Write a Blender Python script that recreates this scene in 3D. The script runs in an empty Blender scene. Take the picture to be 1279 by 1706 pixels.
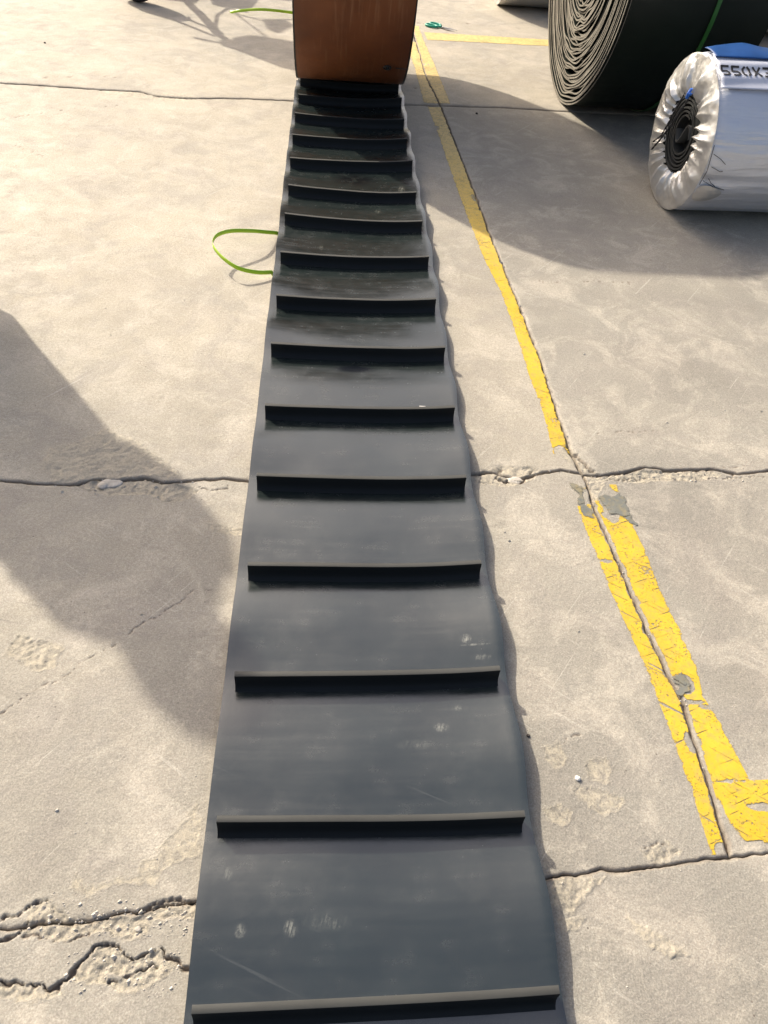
import bpy, bmesh, math, random
import numpy as np
from mathutils import Vector, Matrix

random.seed(7)
R = math.radians
sc = bpy.context.scene
col = sc.collection

# ------------------------------------------------------------------ camera
FOC, CX, CY, HC = 1281.0, 639.5, 853.0, 1.6018
AX = np.array([0.99668168, -0.04188182, 0.06979649])
AD = np.array([0.01934872, -0.7109934, -0.70293244])
AF = np.array([0.07906493, 0.70195035, -0.70782373])
cam_data = bpy.data.cameras.new('camera')
cam = bpy.data.objects.new('camera', cam_data)
col.objects.link(cam)
m3 = Matrix(((AX[0], -AD[0], -AF[0]), (AX[1], -AD[1], -AF[1]), (AX[2], -AD[2], -AF[2])))
cam.matrix_world = Matrix.Translation((0, 0, HC)) @ m3.to_4x4()
cam_data.sensor_fit = 'HORIZONTAL'
cam_data.sensor_width = 36.0
cam_data.lens = 36.0 * FOC / 1279.0
cam_data.clip_start = 0.05
cam_data.clip_end = 1000
sc.camera = cam

# ------------------------------------------------------------------ light
SX, SY = 0.883, -1.03                      # ground shadow of a one metre post
sun_el = math.atan(1 / math.hypot(SX, SY))
sun_az = math.atan2(-SX, -SY)
world = bpy.data.worlds.new('World')
sc.world = world
world.use_nodes = True
wn = world.node_tree
wn.nodes.clear()
wo = wn.nodes.new('ShaderNodeOutputWorld')
wb = wn.nodes.new('ShaderNodeBackground')
ws = wn.nodes.new('ShaderNodeTexSky')
ws.sky_type = 'NISHITA'
ws.sun_disc = False
ws.sun_elevation = sun_el
ws.sun_rotation = sun_az
ws.air_density = 0.95
ws.dust_density = 7.0
ws.ozone_density = 0.6
wb.inputs['Strength'].default_value = 0.15
wn.links.new(ws.outputs[0], wb.inputs[0])
wn.links.new(wb.outputs[0], wo.inputs[0])
sd = bpy.data.lights.new('sun', 'SUN')
sd.energy = 4.3
sd.angle = R(1.0)
sd.color = (1.0, 0.915, 0.77)
sun = bpy.data.objects.new('sun', sd)
col.objects.link(sun)
sun.rotation_euler = Vector((SX, SY, -1)).to_track_quat('-Z', 'Y').to_euler()
sc.view_settings.view_transform = 'Standard'
sc.view_settings.look = 'None'
sc.view_settings.exposure = 0.30
sc.view_settings.gamma = 1.0
sc.view_settings.use_curve_mapping = False

# ------------------------------------------------------------------ helpers
def at(px, py, z=0.0):
    """point of the photograph -> place on the level z"""
    d = AF + AX * (px - CX) / FOC + AD * (py - CY) / FOC
    t = (z - HC) / d[2]
    return float(d[0] * t), float(d[1] * t)

def pts(*p, z=0.0):
    return np.array([at(a, b, z) for a, b in p])

def tag(o, label=None, cat=None, group=None, kind=None):
    if label: o['label'] = label
    if cat: o['category'] = cat
    if group: o['group'] = group
    if kind: o['kind'] = kind
    return o

def empty(name, loc=(0, 0, 0), rz=0):
    o = bpy.data.objects.new(name, None)
    o.empty_display_size = 0.1
    o.location = loc
    o.rotation_euler = (0, 0, rz)
    col.objects.link(o)
    return o

def link(name, me, mats, parent=None, smooth=True):
    o = bpy.data.objects.new(name, me)
    col.objects.link(o)
    for m in (mats if isinstance(mats, (list, tuple)) else [mats]):
        me.materials.append(m)
    if smooth:
        me.polygons.foreach_set('use_smooth', [True] * len(me.polygons))
    if parent: o.parent = parent
    return o

def mesh_obj(name, v, f, mats, parent=None, smooth=True, mi=None):
    me = bpy.data.meshes.new(name)
    me.from_pydata([tuple(map(float, p)) for p in v], [], [tuple(map(int, q)) for q in f])
    if mi is not None:
        pass
    o = link(name, me, mats, parent, smooth)
    if mi is not None:
        me.polygons.foreach_set('material_index', list(mi))
    me.update()
    return o

def np_mesh(name, V, Q):
    me = bpy.data.meshes.new(name)
    me.vertices.add(len(V))
    me.vertices.foreach_set('co', V.astype(np.float32).ravel())
    n = len(Q)
    me.loops.add(n * 4)
    me.loops.foreach_set('vertex_index', Q.astype(np.int32).ravel())
    me.polygons.add(n)
    me.polygons.foreach_set('loop_start', np.arange(0, 4 * n, 4, dtype=np.int32))
    me.update(calc_edges=True)
    return me

def grid_quads(nu, nv, off=0, close_u=False):
    """vertices index = off + j*nu + i"""
    i = np.arange(nu if close_u else nu - 1)
    j = np.arange(nv - 1)
    I, J = np.meshgrid(i, j)
    I2 = (I + 1) % nu
    a = off + J * nu + I; b = off + J * nu + I2
    c = off + (J + 1) * nu + I2; d = off + (J + 1) * nu + I
    return np.stack([a, b, c, d], -1).reshape(-1, 4)

def tube(path, rad, n=8, closed=False, caps=True):
    """swept tube; rad number or list; returns verts, faces"""
    P = [Vector(p) for p in path]
    N = len(P)
    rr = rad if isinstance(rad, (list, tuple)) else [rad] * N
    V, Fc = [], []
    prev = None
    for k in range(N):
        if closed: t = (P[(k + 1) % N] - P[k - 1])
        else: t = P[min(k + 1, N - 1)] - P[max(k - 1, 0)]
        t.normalize()
        if prev is None:
            a = Vector((0, 0, 1)) if abs(t.z) < 0.9 else Vector((1, 0, 0))
            u = t.cross(a).normalized()
        else:
            u = (prev - t * prev.dot(t)).normalized()
        prev = u
        w = t.cross(u)
        for q in range(n):
            an = 2 * math.pi * q / n
            V.append(P[k] + (u * math.cos(an) + w * math.sin(an)) * rr[k])
    M = N if closed else N - 1
    for k in range(M):
        for q in range(n):
            a = k * n + q; b = k * n + (q + 1) % n
            c = ((k + 1) % N) * n + (q + 1) % n; d = ((k + 1) % N) * n + q
            Fc.append((a, b, c, d))
    if caps and not closed:
        Fc.append(tuple(range(n - 1, -1, -1)))
        Fc.append(tuple(range((N - 1) * n, N * n)))
    return V, Fc

def merge(parts):
    V, Fc = [], []
    for v, f in parts:
        o = len(V)
        V += list(v)
        Fc += [tuple(i + o for i in q) for q in f]
    return V, Fc

def box(x0, x1, y0, y1, z0, z1):
    V = [(x, y, z) for z in (z0, z1) for y in (y0, y1) for x in (x0, x1)]
    return V, [(0, 2, 3, 1), (4, 5, 7, 6), (0, 1, 5, 4), (2, 6, 7, 3), (0, 4, 6, 2), (1, 3, 7, 5)]

def bev(o, w=0.004, seg=2):
    b = o.modifiers.new('bevel', 'BEVEL')
    b.width = w; b.segments = seg; b.limit_method = 'ANGLE'
    return o

def hsh(ix, iy, seed):
    h = (ix.astype(np.int64) * 374761393 + iy.astype(np.int64) * 668265263 + seed * 974634777) & 0xFFFFFFFF
    h = ((h ^ (h >> 13)) * 1274126177) & 0xFFFFFFFF
    h = h ^ (h >> 16)
    return (h & 0xFFFF) / 32767.5 - 1.0

def vn(x, y, seed=0):
    x = np.asarray(x, float); y = np.asarray(y, float)
    ix = np.floor(x); iy = np.floor(y)
    fx = x - ix; fy = y - iy
    fx = fx * fx * fx * (fx * (fx * 6 - 15) + 10); fy = fy * fy * fy * (fy * (fy * 6 - 15) + 10)
    a = hsh(ix, iy, seed); b = hsh(ix + 1, iy, seed)
    c = hsh(ix, iy + 1, seed); d = hsh(ix + 1, iy + 1, seed)
    return (a * (1 - fx) + b * fx) * (1 - fy) + (c * (1 - fx) + d * fx) * fy

def fbm(x, y, oct=4, seed=0):
    s = 0; a = 1.0; t = 0
    for k in range(oct):
        s = s + a * vn(x * 2 ** k, y * 2 ** k, seed + k * 17)
        t += a; a *= 0.5
    return s / t

def sstep(a, b, x):
    t = np.clip((x - a) / (b - a), 0, 1)
    return t * t * (3 - 2 * t)

def seg_dist(x, y, poly):
    d = np.full(np.shape(x), 1e9)
    for (ax, ay), (bx, by) in zip(poly[:-1], poly[1:]):
        vx, vy = bx - ax, by - ay
        L = vx * vx + vy * vy + 1e-12
        t = np.clip(((x - ax) * vx + (y - ay) * vy) / L, 0, 1)
        d = np.minimum(d, np.hypot(x - ax - t * vx, y - ay - t * vy))
    return d

def poly_sd(x, y, poly):
    """signed distance, negative inside"""
    P = list(poly) + [poly[0]]
    d = seg_dist(x, y, P)
    ins = np.zeros(np.shape(x), bool)
    for (ax, ay), (bx, by) in zip(P[:-1], P[1:]):
        c = ((ay > y) != (by > y))
        with np.errstate(divide='ignore', invalid='ignore'):
            xi = (bx - ax) * (y - ay) / (by - ay if by != ay else 1e-9) + ax
        ins ^= c & (x < xi)
    return np.where(ins, -d, d)

# ------------------------------------------------------------------ materials
class NT:
    def __init__(s, name):
        s.m = bpy.data.materials.new(name)
        s.m.use_nodes = True
        s.t = s.m.node_tree
        s.t.nodes.clear()
        s.out = s.t.nodes.new('ShaderNodeOutputMaterial')
        s.b = s.t.nodes.new('ShaderNodeBsdfPrincipled')
        s.t.links.new(s.b.outputs[0], s.out.inputs[0])
        tc = s.t.nodes.new('ShaderNodeTexCoord')
        s.co = tc.outputs['Object']
    def n(s, typ, **kw):
        q = s.t.nodes.new(typ)
        for k, v in kw.items(): setattr(q, k, v)
        return q
    def set(s, sock, v):
        if isinstance(v, bpy.types.NodeSocket): s.t.links.new(v, sock)
        else:
            if isinstance(v, tuple) and len(v) == 3 and sock.type == 'RGBA': v = (*v, 1)
            if sock.type == 'RGBA' and not isinstance(v, tuple): v = (v, v, v, 1)
            sock.default_value = v
    def noise(s, scale, detail=4, rough=0.55, vec=None, dist=0.0):
        q = s.n('ShaderNodeTexNoise')
        q.inputs['Scale'].default_value = scale
        q.inputs['Detail'].default_value = detail
        q.inputs['Roughness'].default_value = rough
        q.inputs['Distortion'].default_value = dist
        s.t.links.new(vec or s.co, q.inputs['Vector'])
        return q.outputs['Fac']
    def vor(s, scale, vec=None, feature='F1'):
        q = s.n('ShaderNodeTexVoronoi', feature=feature)
        q.inputs['Scale'].default_value = scale
        s.t.links.new(vec or s.co, q.inputs['Vector'])
        return q.outputs['Distance']
    def map(s, scale=(1, 1, 1), rot=(0, 0, 0), loc=(0, 0, 0), vec=None):
        if any(rot) and scale != (1, 1, 1):
            vec = s.map(rot=rot, vec=vec); rot = (0, 0, 0)
        q = s.n('ShaderNodeMapping')
        q.inputs['Scale'].default_value = scale
        q.inputs['Rotation'].default_value = rot
        q.inputs['Location'].default_value = loc
        s.t.links.new(vec or s.co, q.inputs['Vector'])
        return q.outputs[0]
    def ramp(s, fac, a, b, va=0.0, vb=1.0, clamp=True):
        q = s.n('ShaderNodeMapRange', clamp=clamp)
        q.inputs['From Min'].default_value = a; q.inputs['From Max'].default_value = b
        q.inputs['To Min'].default_value = va; q.inputs['To Max'].default_value = vb
        s.t.links.new(fac, q.inputs['Value'])
        return q.outputs[0]
    def mix(s, fac, a, b, mode='MIX'):
        q = s.n('ShaderNodeMix', data_type='RGBA', blend_type=mode)
        s.set(q.inputs[0], fac); s.set(q.inputs[6], a); s.set(q.inputs[7], b)
        return q.outputs[2]
    def math(s, op, a, b=0.0):
        q = s.n('ShaderNodeMath', operation=op)
        s.set(q.inputs[0], a); s.set(q.inputs[1], b)
        return q.outputs[0]
    def attr(s, name):
        q = s.n('ShaderNodeAttribute', attribute_name=name)
        return q.outputs['Fac']
    def blob(s, cx, cy, rx, ry, rot=0.0, soft=1.0):
        """soft ellipse mask round a place on the surface"""
        v = s.map(scale=(1 / rx, 1 / ry, 0), rot=(0, 0, 0), loc=(-cx / rx, -cy / ry, 0))
        l = s.n('ShaderNodeVectorMath', operation='LENGTH')
        s.t.links.new(v, l.inputs[0])
        return s.ramp(l.outputs['Value'], 1.0, 1.0 - soft)
    def bump(s, h, strength=0.3, dist=0.002, normal=None):
        q = s.n('ShaderNodeBump')
        q.inputs['Strength'].default_value = strength
        q.inputs['Distance'].default_value = dist
        s.t.links.new(h, q.inputs['Height'])
        if normal: s.t.links.new(normal, q.inputs['Normal'])
        return q.outputs[0]
    def done(s, color=None, rough=None, metal=None, spec=None, normal=None, coat=None, coat_r=None, trans=None):
        if color is not None: s.set(s.b.inputs['Base Color'], color)
        if rough is not None: s.set(s.b.inputs['Roughness'], rough)
        if metal is not None: s.set(s.b.inputs['Metallic'], metal)
        if spec is not None: s.set(s.b.inputs['Specular IOR Level'], spec)
        if coat is not None: s.set(s.b.inputs['Coat Weight'], coat)
        if coat_r is not None: s.set(s.b.inputs['Coat Roughness'], coat_r)
        if normal is not None: s.t.links.new(normal, s.b.inputs['Normal'])
        return s.m

def simple(name, c, rough=0.5, metal=0.0, var=0.15, scale=20, bump=0.15):
    s = NT(name)
    n = s.noise(scale, 5)
    lo = tuple(x * (1 - var) for x in c); hi = tuple(min(1, x * (1 + var)) for x in c)
    return s.done(s.mix(s.ramp(n, .3, .7), lo, hi), s.ramp(n, .2, .8, rough * .85, min(1, rough * 1.15)),
                  metal, normal=s.bump(s.noise(scale * 6, 3), bump, .001))

def concrete_material():
    s = NT('weathered_concrete')
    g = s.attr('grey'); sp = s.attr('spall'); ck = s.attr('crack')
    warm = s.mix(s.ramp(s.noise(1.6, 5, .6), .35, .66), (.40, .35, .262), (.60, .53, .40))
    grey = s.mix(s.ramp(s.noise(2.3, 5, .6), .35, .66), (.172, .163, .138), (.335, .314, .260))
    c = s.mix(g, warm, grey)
    # pinkish and greenish drifts, light laitance clouds, dark dirt clouds
    c = s.mix(s.ramp(s.noise(3.1, 4, .55), .52, .70, 0, .22), c, (.56, .47, .39))
    c = s.mix(s.ramp(s.noise(1.9, 9, .72, vec=s.map(loc=(3, 8, 0)), dist=.4), .53, .58, 0, .40), c, (.26, .25, .215))
    c = s.mix(s.ramp(s.noise(3.3, 9, .75, vec=s.map(loc=(13, 2, 0)), dist=.6), .56, .62, 0, .34), c, (.68, .62, .50))
    c = s.mix(s.ramp(s.noise(5.0, 7, .68, dist=.8), .49, .64, 0, .55), c, (.68, .61, .50))
    c = s.mix(s.ramp(s.noise(4.1, 7, .66, vec=s.map(loc=(7, 3, 0)), dist=.8), .50, .66, 0, .55), c, (.25, .225, .195))
    # trowel and drag streaks along and across the slab
    st = s.noise(9, 5, .6, vec=s.map(scale=(.35, 3.2, 1), rot=(0, 0, R(6))))
    c = s.mix(s.ramp(st, .52, .74, 0, .28), c, (.34, .30, .26))
    st2 = s.noise(14, 4, .6, vec=s.map(scale=(.22, 5, 1), rot=(0, 0, R(38))))
    c = s.mix(s.ramp(st2, .64, .70, 0, .30), c, (.74, .69, .60))
    st3 = s.noise(17, 3, .6, vec=s.map(scale=(.12, 5, 1), rot=(0, 0, R(-52))))
    c = s.mix(s.ramp(st3, .665, .70, 0, .45), c, (.74, .69, .60))
    st4 = s.noise(13, 3, .6, vec=s.map(scale=(.10, 6, 1), rot=(0, 0, R(12)), loc=(4, 1, 0)))
    c = s.mix(s.ramp(st4, .675, .70, 0, .5), c, (.20, .18, .16))
    # sand grain speckle
    f1 = s.noise(260, 3, .7)
    c = s.mix(s.ramp(f1, .30, .70, .0, 1.0), s.mix(.38, c, (.16, .14, .12)), s.mix(.28, c, (.85, .80, .70)))
    f3 = s.noise(110, 4, .8)
    c = s.mix(s.ramp(f3, .40, .62, .36, .0), c, (.20, .18, .155))
    f2 = s.noise(60, 6, .72)
    c = s.mix(s.ramp(f2, .56, .72, 0, .36), c, (.25, .225, .195))
    pit = s.vor(38, vec=s.map(loc=(.3, .8, 0)))
    c = s.mix(s.math('MULTIPLY', s.ramp(pit, .10, .05), s.ramp(s.noise(7, 2), .55, .62)), c, (.15, .13, .11))
    # broken places show pale aggregate, crack walls hold dirt
    c = s.mix(s.math('MULTIPLY', sp, s.ramp(s.noise(70, 6, .8), .42, .60, .05, .65)), c, (.60, .53, .40))
    c = s.mix(s.ramp(ck, 0, 1, 0, .75), c, (.17, .13, .10))
    h = s.math('ADD', s.noise(48, 8, .74), s.math('MULTIPLY', s.noise(190, 4, .7), .45))
    h = s.math('ADD', h, s.math('MULTIPLY', sp, s.math('MULTIPLY', s.noise(75, 8, .8, dist=1.0), 2.4)))
    h = s.math('ADD', h, s.math('MULTIPLY', s.noise(14, 5, .6), .9))
    nrm = s.bump(h, .55, .0045)
    return s.done(c, s.ramp(s.noise(12, 4), .3, .7, .62, .84), spec=.42, normal=nrm)

def rubber_material(name, base, dust, rlo=.30, rhi=.46, marks=False, fine=1.0):
    s = NT(name)
    n = s.noise(3.2, 5, .6)
    lat = s.noise(11, 5, .6, vec=s.map(scale=(.35, 4.5, 1)))
    c = s.mix(s.ramp(n, .35, .7), base, tuple(x * 1.45 for x in base))
    c = s.mix(s.ramp(lat, .50, .74, 0, .12), c, dust)
    c = s.mix(s.ramp(s.noise(34, 6, .7), .60, .78, 0, .22), c, dust)
    rough = s.math('ADD', s.ramp(lat, .3, .7, rlo, rhi), s.ramp(s.noise(19, 5, .65), .45, .75, -.02, .08))
    if marks:
        scr = s.noise(20, 3, .6, vec=s.map(scale=(.12, 5, 1), rot=(0, 0, R(24))))
        c = s.mix(s.ramp(scr, .69, .76, 0, .09), c, (.30, .31, .30))
        brush = s.noise(60, 3, .6, vec=s.map(scale=(3.2, .35, 1), rot=(0, 0, R(14))))
        def smear_glint(px, py, rx, ry, k, cc=(.42, .42, .36)):
            nonlocal c
            x, y = at(px, py, .02)
            mk = s.math('MULTIPLY', s.blob(x, y, rx, ry), s.math('MULTIPLY', s.ramp(brush, .38, .60, .1, 1), s.ramp(s.noise(70, 5, .75), .38, .58, .15, 1)))
            c = s.mix(s.math('MULTIPLY', mk, k), c, cc)
        smear_glint(400, 1550, .012, .016, .75); smear_glint(484, 1546, .015, .018, .75); smear_glint(545, 1535, .05, .02, .22)  # first two: highlights on dents, painted in as pale spots
        smear_glint(378, 1455, .018, .016, .3); smear_glint(775, 1068, .016, .016, .75); smear_glint(790, 1078, .045, .004, .5); smear_glint(800, 1098, .03, .01, .4)
        smear_glint(735, 1212, .02, .014, .5); smear_glint(690, 1240, .05, .015, .2); smear_glint(760, 1180, .03, .01, .35)
        smear_glint(668, 318, .022, .05, .5); smear_glint(535, 412, .012, .03, .45); smear_glint(630, 352, .02, .03, .35)
        # wet patch
        x, y = at(592, 297, .02)
        wet = s.math('MULTIPLY', s.blob(x, y, .14, .10, soft=.6), s.ramp(s.noise(30, 4), .35, .5))
        c = s.mix(wet, c, (.008, .009, .010))
        x, y = at(590, 612, .02)
        wet2 = s.blob(x, y, .09, .028, soft=.5)
        c = s.mix(wet2, c, (.006, .008, .012))
        s.t.links.new(s.math('SUBTRACT', 1.0, s.math('MULTIPLY', s.math('MAXIMUM', wet, wet2), .85)), s.b.inputs['Specular IOR Level'])
    h = s.math('ADD', s.math('MULTIPLY', s.noise(110, 4, .65), .25), s.noise(7, 3, .5))
    return s.done(c, rough, spec=None if marks else .5, normal=s.bump(h, .16 * fine, .003))

M = {}
M['concrete'] = concrete_material()
s = NT('packed_dirt'); M['dirt'] = s.done(s.mix(s.noise(60, 6, .7), (.05, .04, .03), (.14, .11, .085)), .95, normal=s.bump(s.noise(160, 5, .7), .8, .004))
s = NT('old_joint_filler'); M['filler'] = s.done(s.mix(s.ramp(s.noise(45, 6, .7), .35, .65), (.11, .085, .065), (.34, .27, .20)), .92, normal=s.bump(s.noise(120, 6, .75), .9, .006))
M['belt'] = rubber_material('black_belt_rubber', (.011, .0165, .0160), (.034, .041, .039), .17, .27, marks=True)
_b = M['belt'].node_tree.nodes['Principled BSDF']; _b.inputs['IOR'].default_value = 1.66
M['cleat'] = rubber_material('black_cleat_rubber', (.009, .010, .010), (.02, .021, .021), .45, .6)
M['cleat'].node_tree.nodes['Principled BSDF'].inputs['Specular IOR Level'].default_value = .25
M['cleat_top'] = rubber_material('dusty_cut_rubber', (.030, .031, .029), (.085, .083, .073), .5, .7)
M['black'] = rubber_material('matt_black_rubber', (.012, .014, .013), (.03, .032, .03), .45, .6)

def paint_material(name, base, pale, wear_lo, wear_hi, dirt=.3):
    s = NT(name)
    e = s.attr('edge')                      # 0 at the rim of the stripe, 1 well inside
    w = s.noise(26, 8, .72, dist=.8)
    scr = s.noise(26, 4, .6, vec=s.map(scale=(.16, 4, 1), rot=(0, 0, R(35))))
    scr2 = s.noise(30, 4, .6, vec=s.map(scale=(.16, 4, 1), rot=(0, 0, R(-20))))
    k = s.math('ADD', w, s.math('MULTIPLY', e, .30))
    a = s.ramp(k, wear_lo, wear_hi)
    a = s.math('MULTIPLY', a, s.ramp(s.noise(70, 6, .8), .75, .66))
    a = s.math('MULTIPLY', a, s.ramp(s.math('ADD', s.noise(150, 3, .7), s.math('MULTIPLY', s.noise(7, 4, .7), .7)), 1.06, .95))
    a = s.math('MULTIPLY', a, s.ramp(scr, .66, .645))
    a = s.math('MULTIPLY', a, s.ramp(scr2, .67, .65))
    wn_ = s.math('ADD', s.attr('worn'), s.math('MULTIPLY', s.math('SUBTRACT', s.noise(80, 6, .85), .5), 2.2))
    a = s.math('MULTIPLY', a, s.ramp(wn_, .50, .38))
    c = s.mix(s.ramp(s.noise(6, 5, .6), .4, .7), base, pale)
    sepy = s.n('ShaderNodeSeparateXYZ'); s.t.links.new(s.co, sepy.inputs[0])
    fy = s.math('ADD', sepy.outputs['Y'], s.math('MULTIPLY', s.noise(5, 5, .7), 1.2))
    c = s.mix(s.ramp(fy, 3.6, 5.2), c, (.72, .53, .20))
    c = s.mix(s.ramp(s.noise(40, 6, .75), .48, .68, 0, dirt + .28), c, (.33, .26, .12))
    c = s.mix(s.ramp(s.noise(11, 6, .7, dist=.7), .52, .66, 0, dirt), c, (.40, .30, .10))
    s.done(c, .62, normal=s.bump(s.math('ADD', s.noise(48, 8, .7), s.math('MULTIPLY', w, .5)), .35, .003))
    tr = s.n('ShaderNodeBsdfTransparent')
    mx = s.n('ShaderNodeMixShader')
    s.t.links.new(a, mx.inputs[0]); s.t.links.new(tr.outputs[0], mx.inputs[1]); s.t.links.new(s.b.outputs[0], mx.inputs[2])
    s.t.links.new(mx.outputs[0], s.out.inputs[0])
    return s.m
M['paint'] = paint_material('yellow_road_paint', (.60, .40, .022), (.68, .47, .035), .50, .56)
M['paint_old'] = paint_material('faded_yellow_paint', (.74, .53, .16), (.80, .64, .32), .50, .60, .45)
M['paint_grey'] = paint_material('grey_cover_paint', (.13, .14, .13), (.20, .20, .175), .52, .60)

s = NT('red_brown_rubber')
c = s.mix(s.ramp(s.noise(2.0, 4, .6), .35, .65), (.145, .046, .017), (.25, .085, .030))
c = s.mix(s.ramp(s.noise(9, 4, .6, vec=s.map(scale=(5, .3, .3))), .55, .75, 0, .35), c, (.46, .25, .13))
c = s.mix(s.ramp(s.noise(40, 5, .7), .6, .8, 0, .3), c, (.10, .04, .02))
sx_ = s.n('ShaderNodeSeparateXYZ'); s.t.links.new(s.co, sx_.inputs[0])
rimk = s.ramp(s.math('ABSOLUTE', s.math('SUBTRACT', sx_.outputs['X'], .112)), .307, .311)
c = s.mix(rimk, c, (.012, .011, .010))
M['red'] = s.done(c, s.ramp(s.noise(12, 4), .3, .7, .34, .5), spec=.6, normal=s.bump(s.noise(5, 3), .12, .004))

def foil(name, base, rough, crease=1.0, warm=(.62, .60, .56), metal=.72):
    s = NT(name)
    w1 = s.noise(5, 4, .5, vec=s.map(scale=(.35, 3.0, 3.0)), dist=.3)
    w2 = s.noise(22, 5, .6, dist=.5)
    c = s.mix(s.ramp(s.noise(3, 4), .4, .7, 0, .6), base, warm)
    weave = s.n('ShaderNodeTexWave', wave_type='BANDS', bands_direction='X')
    weave.inputs['Scale'].default_value = 120
    s.t.links.new(s.co, weave.inputs['Vector'])
    h = s.math('ADD', w1, s.math('MULTIPLY', w2, .10 if crease > .6 else .03))
    h = s.math('ADD', h, s.math('MULTIPLY', weave.outputs['Fac'], .01))
    return s.done(c, s.ramp(w2, .3, .7, rough * .8, rough * 1.25), metal, normal=s.bump(h, .55 * crease, .03))
M['foil'] = foil('silver_woven_wrap', (.74, .76, .82), .46, 1.0, (.70, .71, .73), .50)
M['foil_cap'] = foil('silver_gathered_wrap', (.70, .69, .67), .38, .3, (.64, .63, .59), .70)
M['wrap_white'] = foil('pale_wrap', (.62, .61, .58), .5, 1.0, (.5, .48, .43))
M['wrap_white'].node_tree.nodes['Principled BSDF'].inputs['Metallic'].default_value = .25
M['lightband'] = simple('white_woven_wrap', (.66, .68, .76), .42, .35, .06, 6, .1)
M['blue'] = simple('blue_plastic_sheet', (.006, .062, .23), .45, 0, .25, 8, .1)
M['ink'] = simple('black_stencil_ink', (.02, .02, .022), .7, 0, .3, 60, .1)
M['cord'] = simple('black_cord', (.03, .03, .035), .8, 0, .3, 60)
M['bluecord'] = simple('blue_cord', (.02, .13, .55), .5, 0, .2, 60)
s = NT('green_strapping_plastic')
M['strap'] = s.done(s.mix(s.ramp(s.noise(5, 2), .4, .6), (.42, .70, .02), (.52, .78, .05)), .4, spec=.5)
s.b.inputs['Transmission Weight'].default_value = 0.0
s.b.inputs['Subsurface Weight'].default_value = 0.0
M['strap_dark'] = simple('dark_green_strapping', (.02, .11, .018), .35, 0, .2, 10)
s = NT('dusty_cut_belt_edge')
c = s.mix(s.ramp(s.noise(8, 4, .6), .38, .66), (.20, .182, .15), (.33, .305, .255))
c = s.mix(s.ramp(s.noise(60, 4, .7), .5, .75, 0, .5), c, (.12, .11, .09))
M['layer_edge'] = s.done(c, .8)
M['roll_black'] = rubber_material('green_black_rubber', (.004, .008, .0055), (.007, .013, .009), .42, .55, fine=.6)
M['roll_black'].node_tree.nodes['Principled BSDF'].inputs['Specular IOR Level'].default_value = .22
M['coil'] = rubber_material('dark_grey_coil', (.025, .027, .027), (.09, .09, .085), .5, .65)
M['metal'] = simple('worn_steel', (.55, .55, .55), .3, 1.0, .1, 30)
M['teal'] = simple('green_handle_plastic', (.0, .30, .20), .35, 0, .15, 30)
M['stone'] = simple('pale_stone', (.52, .48, .42), .9, 0, .25, 60, .6)
M['whitestone'] = simple('white_stone', (.80, .78, .74), .85, 0, .1, 60, .4)
M['darkgrit'] = simple('dark_grit', (.06, .05, .045), .9, 0, .4, 90, .4)
M['paintred'] = simple('dark_red_scooter_paint', (.20, .02, .02), .3, 0, .1, 10)
M['seat'] = simple('black_vinyl', (.02, .02, .02), .45, 0, .2, 30)
M['lens'] = simple('pale_lens', (.65, .65, .6), .15, 0, .05, 10)
M['skin'] = simple('skin', (.45, .26, .18), .5, 0, .06, 12, .05)
M['hair'] = simple('black_hair', (.012, .010, .009), .45, 0, .3, 80, .5)
M['coat'] = simple('navy_cloth', (.03, .045, .09), .85, 0, .2, 40, .3)
M['trouser'] = simple('grey_cloth', (.09, .09, .10), .85, 0, .2, 40, .3)

# ------------------------------------------------------------------ ground
def interp_line(P, key):
    P = np.array(sorted(P.tolist(), key=lambda q: q[key]))
    return (lambda t: np.interp(t, P[:, key], P[:, 1 - key]))

_J = pts((690, 60), (710, 130), (735, 180), (790, 320), (815, 388), (840, 450), (873, 530), (900, 600), (925, 680), (946, 745), (975, 800),
         (990, 850), (1010, 890), (1035, 950), (1060, 1010), (1085, 1065), (1110, 1120), (1140, 1180), (1160, 1245), (1190, 1340), (1215, 1425))
_J = np.vstack([_J, [[.60, 12.0]], [[.885, -3.0]]])
_Jx = interp_line(_J, 1)
Jx = lambda t: _Jx(t) + .0045 * fbm(np.asarray(t, float) * 30, np.asarray(t, float) * 0 + 4, 5, 61)
_mid = pts((0, 800), (60, 806), (118, 807), (160, 799), (185, 801), (240, 795), (270, 803), (330, 800), (372, 798), (420, 802),
           (785, 791), (820, 785), (850, 797), (880, 793), (905, 788), (935, 783), (970, 790), (1000, 793), (1040, 786), (1075, 778), (1110, 784), (1180, 781), (1230, 790), (1279, 784))
_Ym = interp_line(_mid, 0)
Ym = lambda t: _Ym(t) + 0.005 * fbm(np.asarray(t, float) * 24, np.asarray(t, float) * 0 + 7, 5, 63)
_bot = np.vstack([pts((0, 1545), (120, 1536), (325, 1502), (905, 1464), (960, 1455), (1020, 1448), (1090, 1445), (1140, 1436), (1220, 1427), (1279, 1420)), [[3.5, .70]], [[-3.5, .45]]])
_Yb = interp_line(_bot, 0)
Yb = lambda t: _Yb(t) + 0.007 * fbm(np.asarray(t, float) * 24, np.asarray(t, float) * 0 + 7, 5, 63)
_top = np.vstack([pts((0, 138), (80, 143), (150, 148), (235, 153), (262, 160), (320, 164), (400, 164), (490, 168), (720, 176), (850, 180), (950, 186)), [[5, 5.45]], [[-6, 5.0]]])
_Yt = interp_line(_top, 0)
Yt = lambda t: _Yt(t) + 0.006 * fbm(np.asarray(t, float) * 24, np.asarray(t, float) * 0 + 7, 5, 63)

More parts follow.
